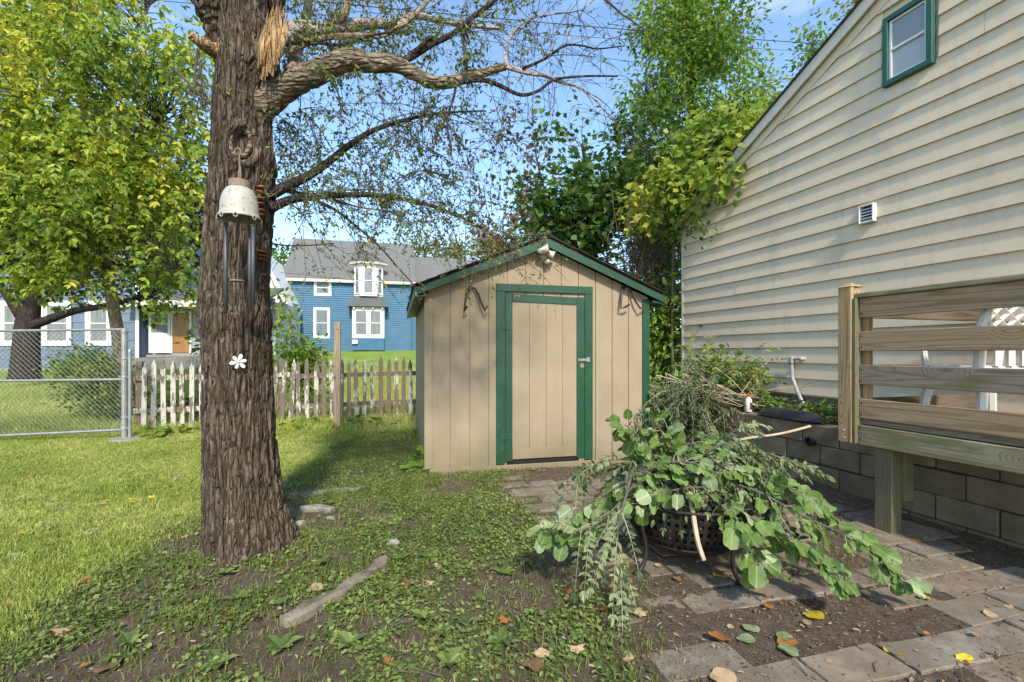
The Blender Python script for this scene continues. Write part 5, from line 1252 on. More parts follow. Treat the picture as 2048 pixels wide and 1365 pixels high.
# young yellow-green tree behind the chain-link post        blob: px,py,Y, rx,ry (px), depth m, weight
g0 = PG(258, 860); YB = 8.3
crown('young_tree', 'slender tree with yellow-green leaves behind the chain-link fence', 'tree',
      [(262, 850, YB), (246, 730, YB), (226, 610, YB), (205, 480, YB), (182, 330, YB), (165, 180, YB), (150, 40, YB), (140, -80, YB)], .115, .05,
      [(190, 90, 8.0, 230, 130, 1.8, .55), (70, 60, 7.6, 170, 110, 1.5, .45), (120, 300, 7.8, 210, 150, 1.8, 1.3), (320, 300, 8.0, 100, 160, 1.4, .9), (60, 420, 7.4, 160, 110, 1.4, 1.0), (250, 440, 7.8, 150, 110, 1.4, 1.2), (310, 560, 7.8, 80, 55, .8, .7), (130, 540, 7.5, 90, 45, .8, .5), (200, -80, 8.2, 230, 110, 1.6, .6), (340, 110, 8.2, 80, 110, 1.2, .35), (240, 620, 7.6, 24, 40, .4, .22), (20, 560, 7.2, 60, 45, .8, .3), (-90, 250, 7.8, 140, 300, 1.6, .6)],
      MT['lf_yellow'], MT['bark_pale'], 'oval', .098, 11, 980, .22, 2, .35,
      limbs=[([(200, 450, YB), (235, 380, 8.2), (275, 300, 8.0), (330, 230, 7.9)], .05, .015), ([(185, 350, YB), (150, 290, 8.1), (100, 240, 7.9), (40, 200, 7.7)], .05, .015), ([(176, 280, YB), (215, 200, 8.2), (250, 100, 8.1), (300, 10, 8.0)], .05, .015), ([(215, 540, YB), (280, 520, 8.0), (350, 540, 7.8)], .03, .008), ([(205, 480, YB), (130, 450, 7.9), (60, 440, 7.6), (-20, 430, 7.3)], .04, .012), ([(160, 150, YB), (90, 80, 8.1), (20, 30, 8.0)], .04, .012)],
      thr=.0, nz_s=1.35, skip=lambda px, py, Y: py > 430 and abs(px - (182 + (py - 330) * .165)) < 58 and Y < 8.6 and py < 720)
# dark purple maple on the left lawn
tp = 13.5
PT = crown('purple_maple', 'broad maple with dark purple leaves on the lawn before the grey-blue house', 'tree',
      [(50, 758, tp), (52, 700, tp), (55, 650, tp), (60, 610, tp), (66, 560, tp), (70, 480, tp), (76, 380, tp)], .36, .14,
      [(110, 400, tp, 210, 130, 2.2, 1.2), (260, 330, tp, 190, 120, 2, 1), (360, 420, tp, 120, 130, 1.8, .8), (60, 530, tp, 120, 50, 1.6, .6), (160, 560, tp, 90, 35, 1.2, .5), (300, 560, 13, 90, 30, 1, .35), (-60, 420, tp, 120, 150, 2, .8), (560, 530, 17, 22, 25, 1, .03)],
      MT['lf_purple'], MT['bark_dark'], 'maple', .15, 14, 1000, .34, 0, .25,
      limbs=[([(54, 655, tp), (95, 640, 13.3), (150, 622, 13.1), (210, 612, 13.0), (290, 590, 12.9), (350, 560, 12.8)], .15, .04), ([(52, 650, tp), (20, 600, 13.3), (-20, 540, 13.2), (-70, 480, 13)], .15, .06), ([(58, 640, tp), (30, 560, 13.6), (10, 480, 13.8)], .13, .05), ([(62, 610, tp), (110, 590, 13.6), (160, 540, 13.7), (200, 460, 13.8)], .12, .04)], thr=-.1)
# dark maple behind the shed, tall lighter tree, vine tangle
crown('dark_maple', 'dark green maple whose thin crown rises just behind the shed roof', 'tree',
      [(1200, 790, 11.5), (1195, 640, 11.5), (1190, 520, 11.5), (1180, 400, 11.5), (1165, 290, 11.5)], .13, .04,
      [(1190, 420, 11.5, 150, 110, 1.6, 1.3), (1130, 310, 11.3, 110, 90, 1.4, .7), (1080, 420, 11.2, 60, 80, 1.2, .45), (1260, 330, 11.5, 110, 90, 1.5, 1.0), (1290, 480, 11.5, 100, 90, 1.5, 1.0), (1150, 520, 11.5, 120, 40, 1, .3), (1090, 250, 11.3, 50, 45, 1.0, .12)],
      MT['lf_dark'], MT['bark_dark'], 'maple', .15, 14, 640, .26, 0, .25,
      limbs=[([(1192, 540, 11.5), (1140, 460, 11.4), (1090, 380, 11.3), (1070, 300, 11.2)], .05, .015), ([(1190, 500, 11.5), (1240, 400, 11.5), (1270, 300, 11.5)], .05, .015)], thr=-.05)
crown('tall_tree', 'tall light green tree rising above the corner of the cream house', 'tree',
      [(1400, 800, 13), (1400, 600, 13), (1395, 400, 13), (1385, 200, 13), (1375, 20, 13), (1370, -120, 13)], .22, .07,
      [(1390, 60, 13, 130, 120, 1.8, 1.2), (1370, 200, 13, 120, 100, 1.6, 1.1), (1310, 230, 12.6, 60, 80, 1.2, .6), (1470, 230, 12.6, 100, 110, 1.6, 1.0), (1400, 340, 12.6, 160, 90, 1.6, 1.1), (1540, 300, 12.6, 60, 100, 1.3, .45), (1480, 120, 12.8, 70, 50, 1.2, .4), (1380, -90, 13, 110, 110, 1.6, .7)],
      MT['lf_mid'], MT['bark_dark'], 'oval', .15, 17, 980, .27, 0, .3,
      limbs=[([(1395, 420, 13), (1440, 330, 12.8), (1500, 250, 12.6)], .08, .02), ([(1390, 280, 13), (1330, 230, 12.8), (1290, 190, 12.7)], .06, .015), ([(1382, 160, 13), (1430, 90, 12.9), (1470, 40, 12.8)], .06, .015)], thr=-.08)
crown('slim_tree', 'slim pale green treetop showing above the cream house roof edge', 'tree',
      [(1640, 700, 16), (1640, 400, 16), (1628, 200, 16), (1625, 80, 16)], .12, .03,
      [(1625, 110, 16, 32, 75, .9, 1.0), (1610, 240, 16, 50, 60, .9, .8), (1560, 300, 16, 60, 60, 1, .6)], MT['lf_mid'], MT['bark_dark'], 'oval', .17, 12, 130, .26, 0, .3, thr=-.3)
crown('roofside_tree', 'yellowish treetop peeping over the cream house roof near the upper frame', 'tree',
      [(1790, 700, 18), (1780, 300, 18), (1730, 30, 18)], .12, .03, [(1720, 15, 18, 40, 40, .9, 1.0), (1790, 0, 18, 70, 90, 1, 1)], MT['lf_far'], MT['bark_dark'], 'oval', .17, 12, 110, .25, 0, .3, thr=-.3)
VN = crown('climbing_vine', 'sunlit grape vine sprawling over the far corner of the cream house', 'vine',
      [(1345, 790, 8.6), (1345, 600, 8.6), (1350, 480, 8.5), (1385, 400, 8.3), (1440, 330, 7.8)], .03, .02,
      [(1400, 350, 8.3, 105, 85, .5, 1.2), (1455, 260, 8.0, 75, 70, .45, .9), (1330, 420, 8.6, 70, 60, .5, .7), (1500, 300, 7.6, 28, 22, .2, .25), (1330, 340, 8.6, 50, 50, .5, .4), (1435, 345, 7.15, 34, 60, .2, .45), (1400, 410, 7.4, 30, 40, .2, .25)],
      MT['lf_vine'], MT['twig'], 'maple', .12, 11, 330, .17, 0, .75, thr=-.25, w=1.0)
ivy = MB(); n = 34
for k in range(n):
    f = k / n; pz = hp(1480 - 85 * f + random.uniform(-10, 25), 330 + 130 * f + random.uniform(-35, 22), -.06 - .1 * random.random())
    wpt = Matrix.Translation(HO) @ R_(AH) @ pz
    put(ivy, 'round', [tuple(wpt - VN.location)], [nrm(np.array([random.gauss(0, .4), -.2, -1.]))], [nrm(np.array([-1, -.4, .4]) + rng.normal(size=3) * .35)], [random.uniform(.07, .12)], [random.random()], 1.1)
for k in range(46):
    pz = hp(1385 + random.gauss(0, 28), 465 + random.gauss(0, 12), -.10 - .12 * random.random()); wpt = Matrix.Translation(HO) @ R_(AH) @ pz
    put(ivy, 'oval', [tuple(wpt - VN.location)], [nrm(np.array([random.gauss(.5, .5), -.2, -.4]))], [nrm(np.array([-.6, -.4, .8]) + rng.normal(size=3) * .35)], [random.uniform(.07, .11)], [random.random() * .3], 1.0)
ivy.build('foliage', MT['lf_mid'], VN)
# bramble of bare brown stems between the shed and the house
BR = thing('bramble_thicket', 'tangle of bare brown vine stems between the shed and the cream house', 'thicket', P(1310, 780, 9.4))
tw2 = MB(); o_ = np.array(BR.location)
for k in range(300):
    px = random.gauss(1300, 34); py = random.uniform(430, 570); Yv_ = random.uniform(8.9, 9.9)
    p = np.array(P(px, py, Yv_)); c = [p]; d = nrm(np.array([random.gauss(0, .5), random.gauss(0, .4), -1.]))
    for q in range(7): d = nrm(d + rng.normal(size=3) * .35 + [0, 0, -.1]); c.append(c[-1] + d * random.uniform(.08, .2))
    tw2.tube(np.array(c) - o_, np.linspace(random.uniform(.004, .009), .002, 8), 4, False)
for k in range(16):
    px = random.uniform(1265, 1350); c = [np.array(P(px, 800, 9.4))]
    for q in range(10): c.append(c[-1] + np.array([random.gauss(0, .07), random.gauss(0, .05), .42]))
    tw2.tube(np.array(c) - o_, np.linspace(.02, .006, 11), 5, False)
tw2.build('stems', MT['twig'], BR)
dd = MB(); n = 900; q = np.array([tuple(P(random.gauss(1300, 38), random.uniform(420, 600), random.uniform(8.9, 9.8))) for _ in range(n)])
put(dd, 'oval', q - o_, nrm(rdir(n) + [0, 0, -.7]), rdir(n), .07 * (.6 + .6 * rng.random(n))); dd.build('dead_leaves', MT['lf_dead'], BR)
crown('green_bush', 'bright green leafy bush filling the gap right of the shed', 'bush', [(1340, 790, 10.4), (1335, 700, 10.4)], .03, .01,
      [(1335, 660, 8.9, 34, 70, .3, 1), (1330, 600, 9.2, 45, 60, .3, .7), (1310, 730, 9.0, 60, 40, .3, .6), (1320, 520, 10.6, 60, 80, .8, .5)], MT['lf_mid'], MT['twig'], 'oval', .14, 16, 170, .24, 0, .2, thr=-.4)
# shrubs at the fences
crown('forsythia_shrub', 'leafy yellow-green shrub growing behind the chain-link fence', 'shrub', [(205, 850, 8.4), (200, 780, 8.4)], .02, .01,
      [(190, 745, 8.4, 72, 42, .5, 1.2), (215, 800, 8.3, 55, 45, .4, .9), (150, 735, 8.4, 45, 30, .4, .4), (140, 780, 8.4, 30, 30, .3, .15)], MT['lf_shrub'], MT['twig'], 'oval', .085, 18, 200, .13, 0, .1, thr=-.5, twr=.005)
crown('fence_shrub', 'green shrub leaning on the picket fence right of the trunk', 'shrub', [(600, 850, 9.4), (598, 760, 9.4)], .02, .01,
      [(598, 715, 9.4, 45, 30, .5, 1.0), (570, 660, 9.4, 22, 55, .4, .5), (565, 600, 9.4, 14, 50, .3, .22), (620, 760, 9.3, 40, 40, .4, .5)], MT['lf_shrub'], MT['twig'], 'oval', .11, 14, 110, .15, 0, .1, thr=-.5, twr=.005)
crown('young_shrub', 'low green shrub beside the left edge of the big trunk behind the pickets', 'shrub', [(398, 850, 8.6), (395, 760, 8.6)], .02, .01,
      [(395, 690, 8.6, 10, 20, .3, .6), (300, 800, 8.6, 26, 40, .3, .4), (385, 810, 8.4, 20, 40, .3, .4)], MT['lf_shrub'], MT['twig'], 'maple', .11, 9, 40, .12, 0, .1, thr=-.6, twr=.004)
# far trees
for k, (px, py, Y, rx, ry, n, lab) in enumerate([(850, 498, 70, 45, 20, 60, 'far yellow-green treetop above the wing roof of the blue house'), (905, 508, 68, 40, 20, 60, 'far green treetop directly left of the shed roof slope'), (990, 500, 60, 45, 40, 110, 'far pale yellow tree seen through twigs above the shed roof'), (1060, 540, 60, 70, 60, 140, 'far dull green tree hidden low behind the shed roof peak'), (555, 560, 48, 22, 55, 110, 'far green tree between the white house and the blue house'), (-100, 600, 60, 180, 200, 200, 'far dark tree behind the grey-blue house'), (420, 600, 60, 140, 140, 220, 'far green tree behind the porch of the grey-blue house')]):
    crown('far_tree', lab, 'tree', [(px, 740, Y), (px, py + 40, Y), (px, py, Y)], .3, .1, [(px, py, Y, rx, ry, 3, 1)], MT['lf_far'] if k < 3 else MT['lf_mid'], MT['bark_dark'], 'oval', .55, 14, n, 1.0, 0, .1, thr=-.5, twr=.03, nz_s=.3, group='far trees')
# hedge-like mass closing the horizon
hd_ = MB(); n = 26000
ang = rng.random(n) * math.pi * 1.15 - .07 * math.pi; R0 = 78 + rng.random(n) * 14; q = np.stack([R0 * np.cos(ang), R0 * np.sin(ang), 1 + rng.random(n) ** 1.5 * (4.2 + 2.2 * fbm(ang * 14, ang * 0, s=5))], 1)
put(hd_, 'oval', q, rdir(n), rdir(n) + [0, 0, 1], 1.1 * (.5 + rng.random(n))); hd_.build('distant_woods', MT['lf_dark'], None, label='low belt of distant trees along the horizon', cat='woods', kind='stuff')

# ================================================================== BRUSH ON THE BED
BP = thing('brush_heap', 'heap of cut dark green branches piled between the shed and the block wall', 'brush heap', (2.35, 6.15, .3))
bl_ = MB(); bt_ = MB(); o_ = np.array(BP.location)
for k in range(330):
    f = random.random()
    c = np.array(P(1325 + 105 * f + random.gauss(0, 22), 788 + 10 * f + random.gauss(0, 22), 6.0 + random.uniform(-.3, .7))); 
    d = nrm(np.array([random.gauss(-.2, .8), random.gauss(-.3, .5), random.gauss(-.25, .45)])); n = 1
    L0 = random.uniform(.25, .5)
    sprig(bl_, [c - o_], [d], [nrm(np.array([0, -.3, 1]) + rng.normal(size=3) * .3)], L0, 9, 'narrow', .07, [random.random()], bt_, .45, 1.3, .003)
for k in range(14):
    a = np.array(P(random.uniform(1300, 1400), random.uniform(740, 800), 6.3)); b = np.array(P(random.uniform(1420, 1530), random.uniform(790, 815), 5.7)); bt_.tube(np.array([a, (a + b) / 2 + [0, 0, .05], b]) - o_, [.009, .007, .004], 5, True)
bt_.build('stems', MT['twig_pale'], BP, kind='stuff'); bl_.build('foliage', MT['lf_brush'], BP)
B2 = thing('leafy_brush', 'loose leafy cuttings lying against the siding behind the white bottle', 'brush', (2.9, 6.2, .6))
bl_ = MB(); bt_ = MB(); o_ = np.array(B2.location)
for k in range(300):
    f = random.random(); c = np.array(P(1385 + 140 * f + random.gauss(0, 10), 735 + 45 * f + random.gauss(0, 24), 6.9 - 1.0 * f + random.uniform(-.15, .15)))
    d = nrm(np.array([random.gauss(0, .7), random.gauss(-.2, .5), random.gauss(.25, .5)]))
    sprig(bl_, [c - o_], [d], [nrm(np.array([0, -.3, 1]) + rng.normal(size=3) * .4)], random.uniform(.12, .3), 4, 'oval', .065, [random.random()], bt_, .3, 1.1, .0025)
for (a, b) in (((1430, 735), (1500, 800)), ((1590, 790), (1628, 765)), ((1470, 800), (1625, 770)), ((1540, 720), (1480, 790))):
    pa, pb = np.array(P(*a, 6.3)), np.array(P(*b, 5.75)); bt_.tube(np.array([pa, (pa + pb) / 2 + [0, 0, .04], pb]) - o_, [.008, .006, .003], 5, True)
bt_.build('stems', MT['twig_pale'], B2, kind='stuff'); bl_.build('foliage', MT['lf_shrub'], B2)
ms = MB(); n = 1900; s_ = rng.random(n) * 3.2 + 2.0; y_ = .2 + rng.random(n) * .75
q = np.array([tuple(bedp(a, b)) for a, b in zip(s_, y_)]); q[:, 2] += .01 + .03 * rng.random(n)
put(ms, 'round', q, rdir(n) * [1, 1, .3], rdir(n) * .5 + [0, 0, 1], .035 * (.6 + .7 * rng.random(n))); ms.build('bed_ground_cover', MT['lf_moss'], None, label='bright green weeds covering the bed behind the block wall', cat='ground cover', kind='stuff')

# ================================================================== FIRE PIT AND CUT BRANCHES
FPc = Vector((1.13, 3.10, float(G(1.13, 3.1)))); FP = thing('fire_pit', 'round black metal fire pit with a square-hole mesh bowl heaped with cuttings', 'fire pit', FPc)
prof = [(.395, .42), (.39, .37), (.378, .32), (.362, .27), (.338, .22), (.305, .17)]
NSEG = 54; mb = MB()
for r in range(5):
    (ra, za), (rb, zb) = prof[r], prof[r + 1]
    for k in range(NSEG):
        a0, a1 = 2 * math.pi * k / NSEG, 2 * math.pi * (k + 1) / NSEG
        def pt(fa_, fz): a = a0 + (a1 - a0) * fa_; rr = ra + (rb - ra) * fz; return (rr * math.cos(a), rr * math.sin(a), za + (zb - za) * fz)
        m_ = .24; V = [pt(0, 0), pt(1, 0), pt(1, 1), pt(0, 1), pt(m_, m_), pt(1 - m_, m_), pt(1 - m_, 1 - m_), pt(m_, 1 - m_)]
        mb.add(V, [(0, 1, 5, 4), (1, 2, 6, 5), (2, 3, 7, 6), (3, 0, 4, 7)])
o = mb.build('mesh_band', MT['firepit'], FP); md = o.modifiers.new('thick', 'SOLIDIFY'); md.thickness = .004
mb = MB(); mb.lathe([(.307, .172), (.27, .13), (.20, .095), (.10, .08), (.001, .078)], 36, None, False); mb.build('ash_bowl', MT['firepit'], FP, True)
mb = MB(); mb.lathe([(.39, .42), (.43, .425), (.435, .435), (.43, .443), (.39, .44), (.39, .42)], 48, None, False); mb.lathe([(.30, .165), (.315, .165), (.315, .18), (.30, .18)], 48, None, False); mb.build('rim', MT['firepit'], FP, True)
for a in (-62, -150, 28, 118):
    t = math.radians(a); c_, s_ = math.cos(t), math.sin(t)
    mb = MB(); mb.tube([(r * c_, r * s_, z) for r, z in ((.40, .40), (.39, .30), (.36, .20), (.35, .12), (.37, .05), (.41, .015), (.45, .012))], [.012, .012, .013, .014, .014, .015, .012], 8); mb.lathe([(.034, 0), (.036, .01), (.02, .022)], 12, T_(.41 * c_, .41 * s_, -.004)); mb.build('leg', MT['firepit'], FP, True)
lv = {}
for nm in ('big_green', 'big_pale', 'big_yellow', 'big_tan', 'big_orange', 'big_brown'):
    lv[nm] = []
    for v in range(6):
        b = MB(); V, Fs = TPL['round']; V = V.copy(); s = .095
        V[:, 2] += (.10 * V[:, 0] ** 2 * (v - 1)) + (.04 + .015 * v) * np.sin(V[:, 0] * 7 + V[:, 1] * (4 + v * 3) + v) + (.0, .2, -.1, .6, -.5, .9)[v] * V[:, 1] ** 2 * (1 if v != 3 else 1.4); V[:, 1] *= (.92, 1.05, .8, .75, .85, .6)[v]; V[:, 0] += (.0, .0, .04, -.05, .06, .0)[v] * np.sin(V[:, 1] * 9)
        b.add(V * s, Fs, .5); lv[nm].append(b.mesh('leaf', MT[nm], True))
    b = MB(); V, Fs = TPL['maple']; V = V.copy(); V[:, 2] += .12 * np.sin(V[:, 0] * 6); b.add(V * .095, Fs, .5); lv[nm].append(b.mesh('leaf', MT[nm]))
def big_leaf(parent, p, d, nv, mat='big_green', sc=1.0, v=None):
    d = Vector(d).normalized(); z = Vector(nv); y = z.cross(d).normalized(); z = d.cross(y)
    M = Matrix.Translation(Vector(p)) @ Matrix((d, y, z)).transposed().to_4x4() @ Matrix.Scale(sc, 4)
    me = lv[mat][random.randint(0, 5) if v is None else (6 if v == 3 else v)]; o = link('leaf', me, parent)
    if parent: o.matrix_local = Matrix.Translation(-parent.location) @ M
    else: o.matrix_world = M
    return o
def cut(label, pts, r0, r1, kind='round', n=14, sc=1.0, mat='twig', side=.5, pale=.15, group='cut branches heaped on the fire pit', L0=.30, start=.1, nleaf=8, ls=.055):
    """one cut branch: stem through (px,py,Y) points, with broad leaves (objects) or fronds of leaflets"""
    t = thing('cut_branch', label, 'branch', P(*pts[0]), 0, group)
    ln, _ = limb(t, pts, r0, r1, MT[mat], 7, 5, .1, 'stem'); m = len(ln)
    if kind == 'none': return t
    if kind == 'round':
        sm = MB(); n = int(n * 1.3)
        for k in range(n):
            f = start + (1 - start) * (k + random.random() * .6) / n; i_ = min(m - 2, int(f * m)); p = ln[i_]; tg = (ln[i_ + 1] - ln[i_]).normalized()
            d = (tg * .6 + Vector(rdir(1)[0]) * .8 + Vector((0, -.15, -.35))).normalized(); q = p + d * random.uniform(.02, .06)
            sm.tube([tuple(p - t.location), tuple(q - t.location)], .0015, 3, False)
            g = float(G(q.x, q.y)) + .02
            if q.z < g: q.z = g
            dd = (d + Vector((0, -.1, random.uniform(-.8, -.1)))).normalized()
            big_leaf(t, q, dd, Vector((random.gauss(0, .5), -.75, .65 + random.gauss(0, .35))), 'big_pale' if random.random() < pale else 'big_green', sc * random.uniform(.65, 1.15))
        sm.build('leaf_stalks', MT['twig_pale'], t, kind='stuff')
    else:
        lf = MB(); tw = MB()
        for k in range(n):
            f = start + (1 - start) * (k + random.random() * .6) / n; i_ = min(m - 2, int(f * m)); p = np.array(ln[i_]); tg = nrm(np.array(ln[i_ + 1] - ln[i_]))
            d = nrm(tg * .8 + rdir(1)[0] * .7 + [0, -.15, -.15])
            sprig(lf, [p - np.array(t.location)], [d], [nrm(np.array([random.gauss(0, .3), -.6, .8]))], L0 * random.uniform(.7, 1.15), nleaf, 'oval', ls, [random.random()], tw, .4, 1.0, .002)
        tw.build('leaf_stalks', MT['twig_pale'], t, kind='stuff'); lf.build('leaflets', MT['lf_frond'], t, kind='stuff')
    return t
# (label, path, ...) the ones that can be told apart
cut('thick pale peeled stick leaning down over the front of the fire pit', [(1380, 985, 2.78), (1388, 1040, 2.68), (1396, 1085, 2.63), (1408, 1121, 2.60)], .015, .012, 'none', mat='twig_pale')
cut('long pale-ended branch reaching back over the fire pit toward the block wall', [(1620, 853, 3.5), (1560, 868, 3.4), (1480, 880, 3.3), (1400, 905, 3.2), (1340, 930, 3.1)], .010, .006, 'frond', 9, mat='twig_pale', start=.35, L0=.26)
cut('frond cluster hanging to the paving at the front left of the fire pit', [(1265, 940, 2.72), (1250, 1000, 2.62), (1235, 1060, 2.54), (1240, 1130, 2.46), (1248, 1195, 2.42)], .010, .003, 'frond', 11, start=.3, L0=.30, nleaf=10)
cut('frond branch spreading left and low beside the hanging cluster', [(1275, 960, 2.75), (1235, 1010, 2.66), (1190, 1050, 2.6), (1150, 1062, 2.58)], .007, .003, 'frond', 6, start=.35, L0=.26, nleaf=9)
cut('broad-leaved branch trailing off the left side of the fire pit', [(1330, 960, 2.9), (1260, 965, 2.8), (1190, 1000, 2.75), (1130, 1040, 2.7), (1090, 1060, 2.68)], .009, .003, 'round', 26, 1.0)
cut('broad-leaved branch drooping near the ground at the left of the pile', [(1280, 1000, 2.9), (1220, 1010, 2.8), (1170, 1040, 2.72), (1130, 1075, 2.65)], .008, .003, 'round', 16, .95)
cut('upright broad-leaved branch forming the top of the pile', [(1330, 1000, 3.0), (1310, 930, 2.95), (1280, 880, 2.9), (1250, 850, 2.9)], .010, .004, 'round', 30, 1.05, start=.05)
cut('short broad-leaved branch at the top next to the shed corner post', [(1370, 990, 3.0), (1345, 930, 2.95), (1330, 880, 2.95), (1310, 840, 2.95)], .010, .004, 'round', 28, 1.05)
cut('broad-leaved branch lying across the middle of the pile', [(1250, 960, 2.85), (1320, 930, 2.8), (1380, 925, 2.78), (1440, 950, 2.75)], .008, .003, 'round', 18, .9)
cut('longest broad-leaved branch sweeping down to the paving on the right', [(1440, 960, 2.85), (1520, 985, 2.75), (1600, 1030, 2.65), (1690, 1070, 2.55), (1760, 1110, 2.5), (1810, 1160, 2.45)], .009, .003, 'round', 30, .95, start=.12)
cut('broad-leaved branch ending in large leaves in front of the right foot', [(1430, 990, 2.8), (1510, 1040, 2.65), (1590, 1080, 2.55), (1650, 1110, 2.48), (1680, 1150, 2.42)], .008, .003, 'round', 22, 1.05, start=.15)
cut('broad-leaved branch rising right of the pile toward the support post', [(1450, 960, 2.95), (1520, 960, 2.85), (1590, 980, 2.75), (1650, 1015, 2.7)], .008, .003, 'round', 24, 1.0, start=.15)
cut('short broad-leaved branch dropping at the right foot of the fire pit', [(1430, 1000, 2.75), (1470, 1040, 2.6), (1500, 1090, 2.52), (1520, 1130, 2.48)], .007, .003, 'round', 14, 1.05)
cut('broad-leaved branch lying over the front rim of the fire pit', [(1460, 990, 2.76), (1400, 975, 2.74), (1330, 985, 2.72), (1270, 1010, 2.70)], .007, .003, 'round', 20, .95, pale=.25)
cut('broad-leaved branch bent over the back of the pile', [(1300, 940, 3.1), (1370, 890, 3.1), (1440, 890, 3.1), (1510, 930, 3.05)], .008, .003, 'round', 26, .95, pale=.25)
cut('broad-leaved branch spread over the right shoulder of the pile', [(1390, 940, 2.95), (1450, 930, 2.88), (1510, 945, 2.82), (1560, 990, 2.78)], .008, .003, 'round', 24, .95, pale=.25)
cut('frond branch arching right toward the block wall', [(1380, 930, 3.0), (1440, 890, 3.0), (1500, 890, 3.0), (1560, 925, 2.98)], .008, .003, 'frond', 12, L0=.28, nleaf=11)
cut('frond branch reaching up at the back right of the pile', [(1370, 920, 3.15), (1430, 885, 3.2), (1490, 850, 3.25)], .007, .003, 'frond', 8, L0=.24, nleaf=9)
cut('frond branch hanging off the right rim of the fire pit', [(1420, 930, 2.95), (1490, 960, 2.85), (1540, 1010, 2.78), (1570, 1060, 2.72)], .008, .003, 'frond', 9, L0=.24)
cut('frond branch on the far left touching the door side of the pile', [(1350, 940, 3.0), (1270, 920, 2.95), (1200, 925, 2.9), (1150, 960, 2.88)], .008, .003, 'frond', 11, L0=.24)
# the inner mass of the heap
HB = thing('brush_mass', 'dense inner mass of wilting fronds and stems heaped in the fire pit', 'brush heap', FPc)
lf = MB(); tw = MB(); o_ = np.array(FPc)
for k in range(430):
    q = rdir(1)[0]; q[2] = abs(q[2]); q[1] = -abs(q[1]) if random.random() < .65 else q[1]
    c = np.array([FPc.x + .08, FPc.y + .08, .50]) + q * [.52, .38, .27] * random.uniform(.35, 1); d = nrm(q * [1, 1, .3] + rng.normal(size=3) * .5 + [0, 0, -.15])
    sprig(lf, [c - o_], [d], [nrm(np.array([random.gauss(0, .3), -.4, .8]))], random.uniform(.14, .24), 7, 'oval', .048, [random.random()], tw, .55, .9, .002)
for k in range(60):
    a = random.uniform(0, 6.28); c = np.array([.3 * math.cos(a), .3 * math.sin(a), random.uniform(.36, .55)]); d = rdir(1)[0] * [1, 1, .35]
    tw.tube(np.array([c - d * .25, c, c + d * .3 + [0, 0, -.05]]), [.005, .004, .002], 4, False)
tw.build('stems', MT['twig'], HB, kind='stuff'); lf.build('leaflets', MT['lf_frond'], HB, kind='stuff')

# ================================================================== GROUND COVER, GRASS, LITTER
def scatter(n, x0, x1, y0, y1, dens):
    x = rng.random(n) * (x1 - x0) + x0; y = rng.random(n) ** 1.0 * (y1 - y0) + y0
    vis = (np.abs(x) < y * 1.12 + .25); k = vis & (rng.random(n) < dens(x, y)); return x[k], y[k]
def gz(x, y): return G(x, y) + .012 * fbm(x * 3, y * 3, s=1) + .007 * fbm(x * 11, y * 11, s=2)
def blades(mb, x, y, h, w, z0=None):
    n = len(x); z = gz(x, y) if z0 is None else z0; a = rng.random(n) * 6.283; l = rng.normal(size=(n, 2)) * .45; h = h * (.5 + .8 * rng.random(n)); w = w * (.7 + .6 * rng.random(n))
    dx, dy = np.cos(a) * w, np.sin(a) * w; tx, ty = x + l[:, 0] * h, y + l[:, 1] * h
    mx_, my_ = x + l[:, 0] * h * .35, y + l[:, 1] * h * .35
    V = np.stack([np.stack([x - dx, y - dy, z - .004], 1), np.stack([x + dx, y + dy, z - .004], 1), np.stack([mx_ + dx * .8, my_ + dy * .8, z + h * .6], 1), np.stack([mx_ - dx * .8, my_ - dy * .8, z + h * .6], 1), np.stack([tx, ty, z + h * .95], 1)], 1).reshape(-1, 3)
    b = (np.arange(n) * 5)[:, None]; t = np.clip(.35 + .35 * fbm(x * 1.3, y * 1.3, s=44) + rng.normal(size=n) * .22, 0, 1)
    o = mb.n; mb.add(V, b + np.array([[0, 1, 2, 3]]), np.repeat(t, 5)); mb.f.append(b + np.array([[3, 2, 4]]) + o)
gb = MB()
x, y = scatter(620000, -9, -1.2, 1.7, 8.4, lambda x, y: lawn_mask(x, y) * (y < 8.4) * np.clip(1.25 - .09 * y, .4, 1)); blades(gb, x, y, .038, .0021 + .0002 * y)
gb.build('lawn_grass', MT['grass'], None, label='short mown lawn grass left of the big tree', cat='grass', kind='stuff')
gb = MB()
x, y = scatter(260000, -3, 1.6, 1.7, 8, lambda x, y: .14 + .86 * sstep(.05, .5, fbm(x * 1.3, y * 1.3, s=18) + .25) * weed_mask(x, y)); k = x < patio_edge(y) + .25; blades(gb, x[k], y[k], .040, .0022)
x, y = scatter(26000, .3, 3.4, 1.7, 5, lambda x, y: .55 * sstep(.22, .5, fbm(x * 2.3, y * 2.3, s=19))); blades(gb, x, y, .030, .002)
gb.build('rough_grass', MT['grass_dull'], None, label='thin rough grass among weeds and bare soil around the tree', cat='grass', kind='stuff')
gb = MB()
x, y = scatter(360000, -16, 3, 7.6, 20, lambda x, y: np.clip(1.3 - .05 * y, .3, 1)); n = len(x)
z = G(x, y); h = .11 * (.5 + rng.random(n)); a = rng.random(n) * 6.28; wd = .009; l = rng.normal(size=(n, 2)) * .04
V = np.stack([np.stack([x - np.cos(a) * wd, y - np.sin(a) * wd, z], 1), np.stack([x + np.cos(a) * wd, y + np.sin(a) * wd, z], 1), np.stack([x + l[:, 0], y + l[:, 1], z + h], 1)], 1).reshape(-1, 3)
gb.add(V, np.arange(n * 3).reshape(-1, 3), np.repeat(np.clip(.45 + .3 * fbm(x * .5, y * .5, s=9) + rng.normal(size=n) * .15, 0, 1), 3)); gb.build('far_lawn_grass', MT['grass'], None, label='longer lawn grass beyond the fences up to the houses', cat='grass', kind='stuff')
wd_ = MB()
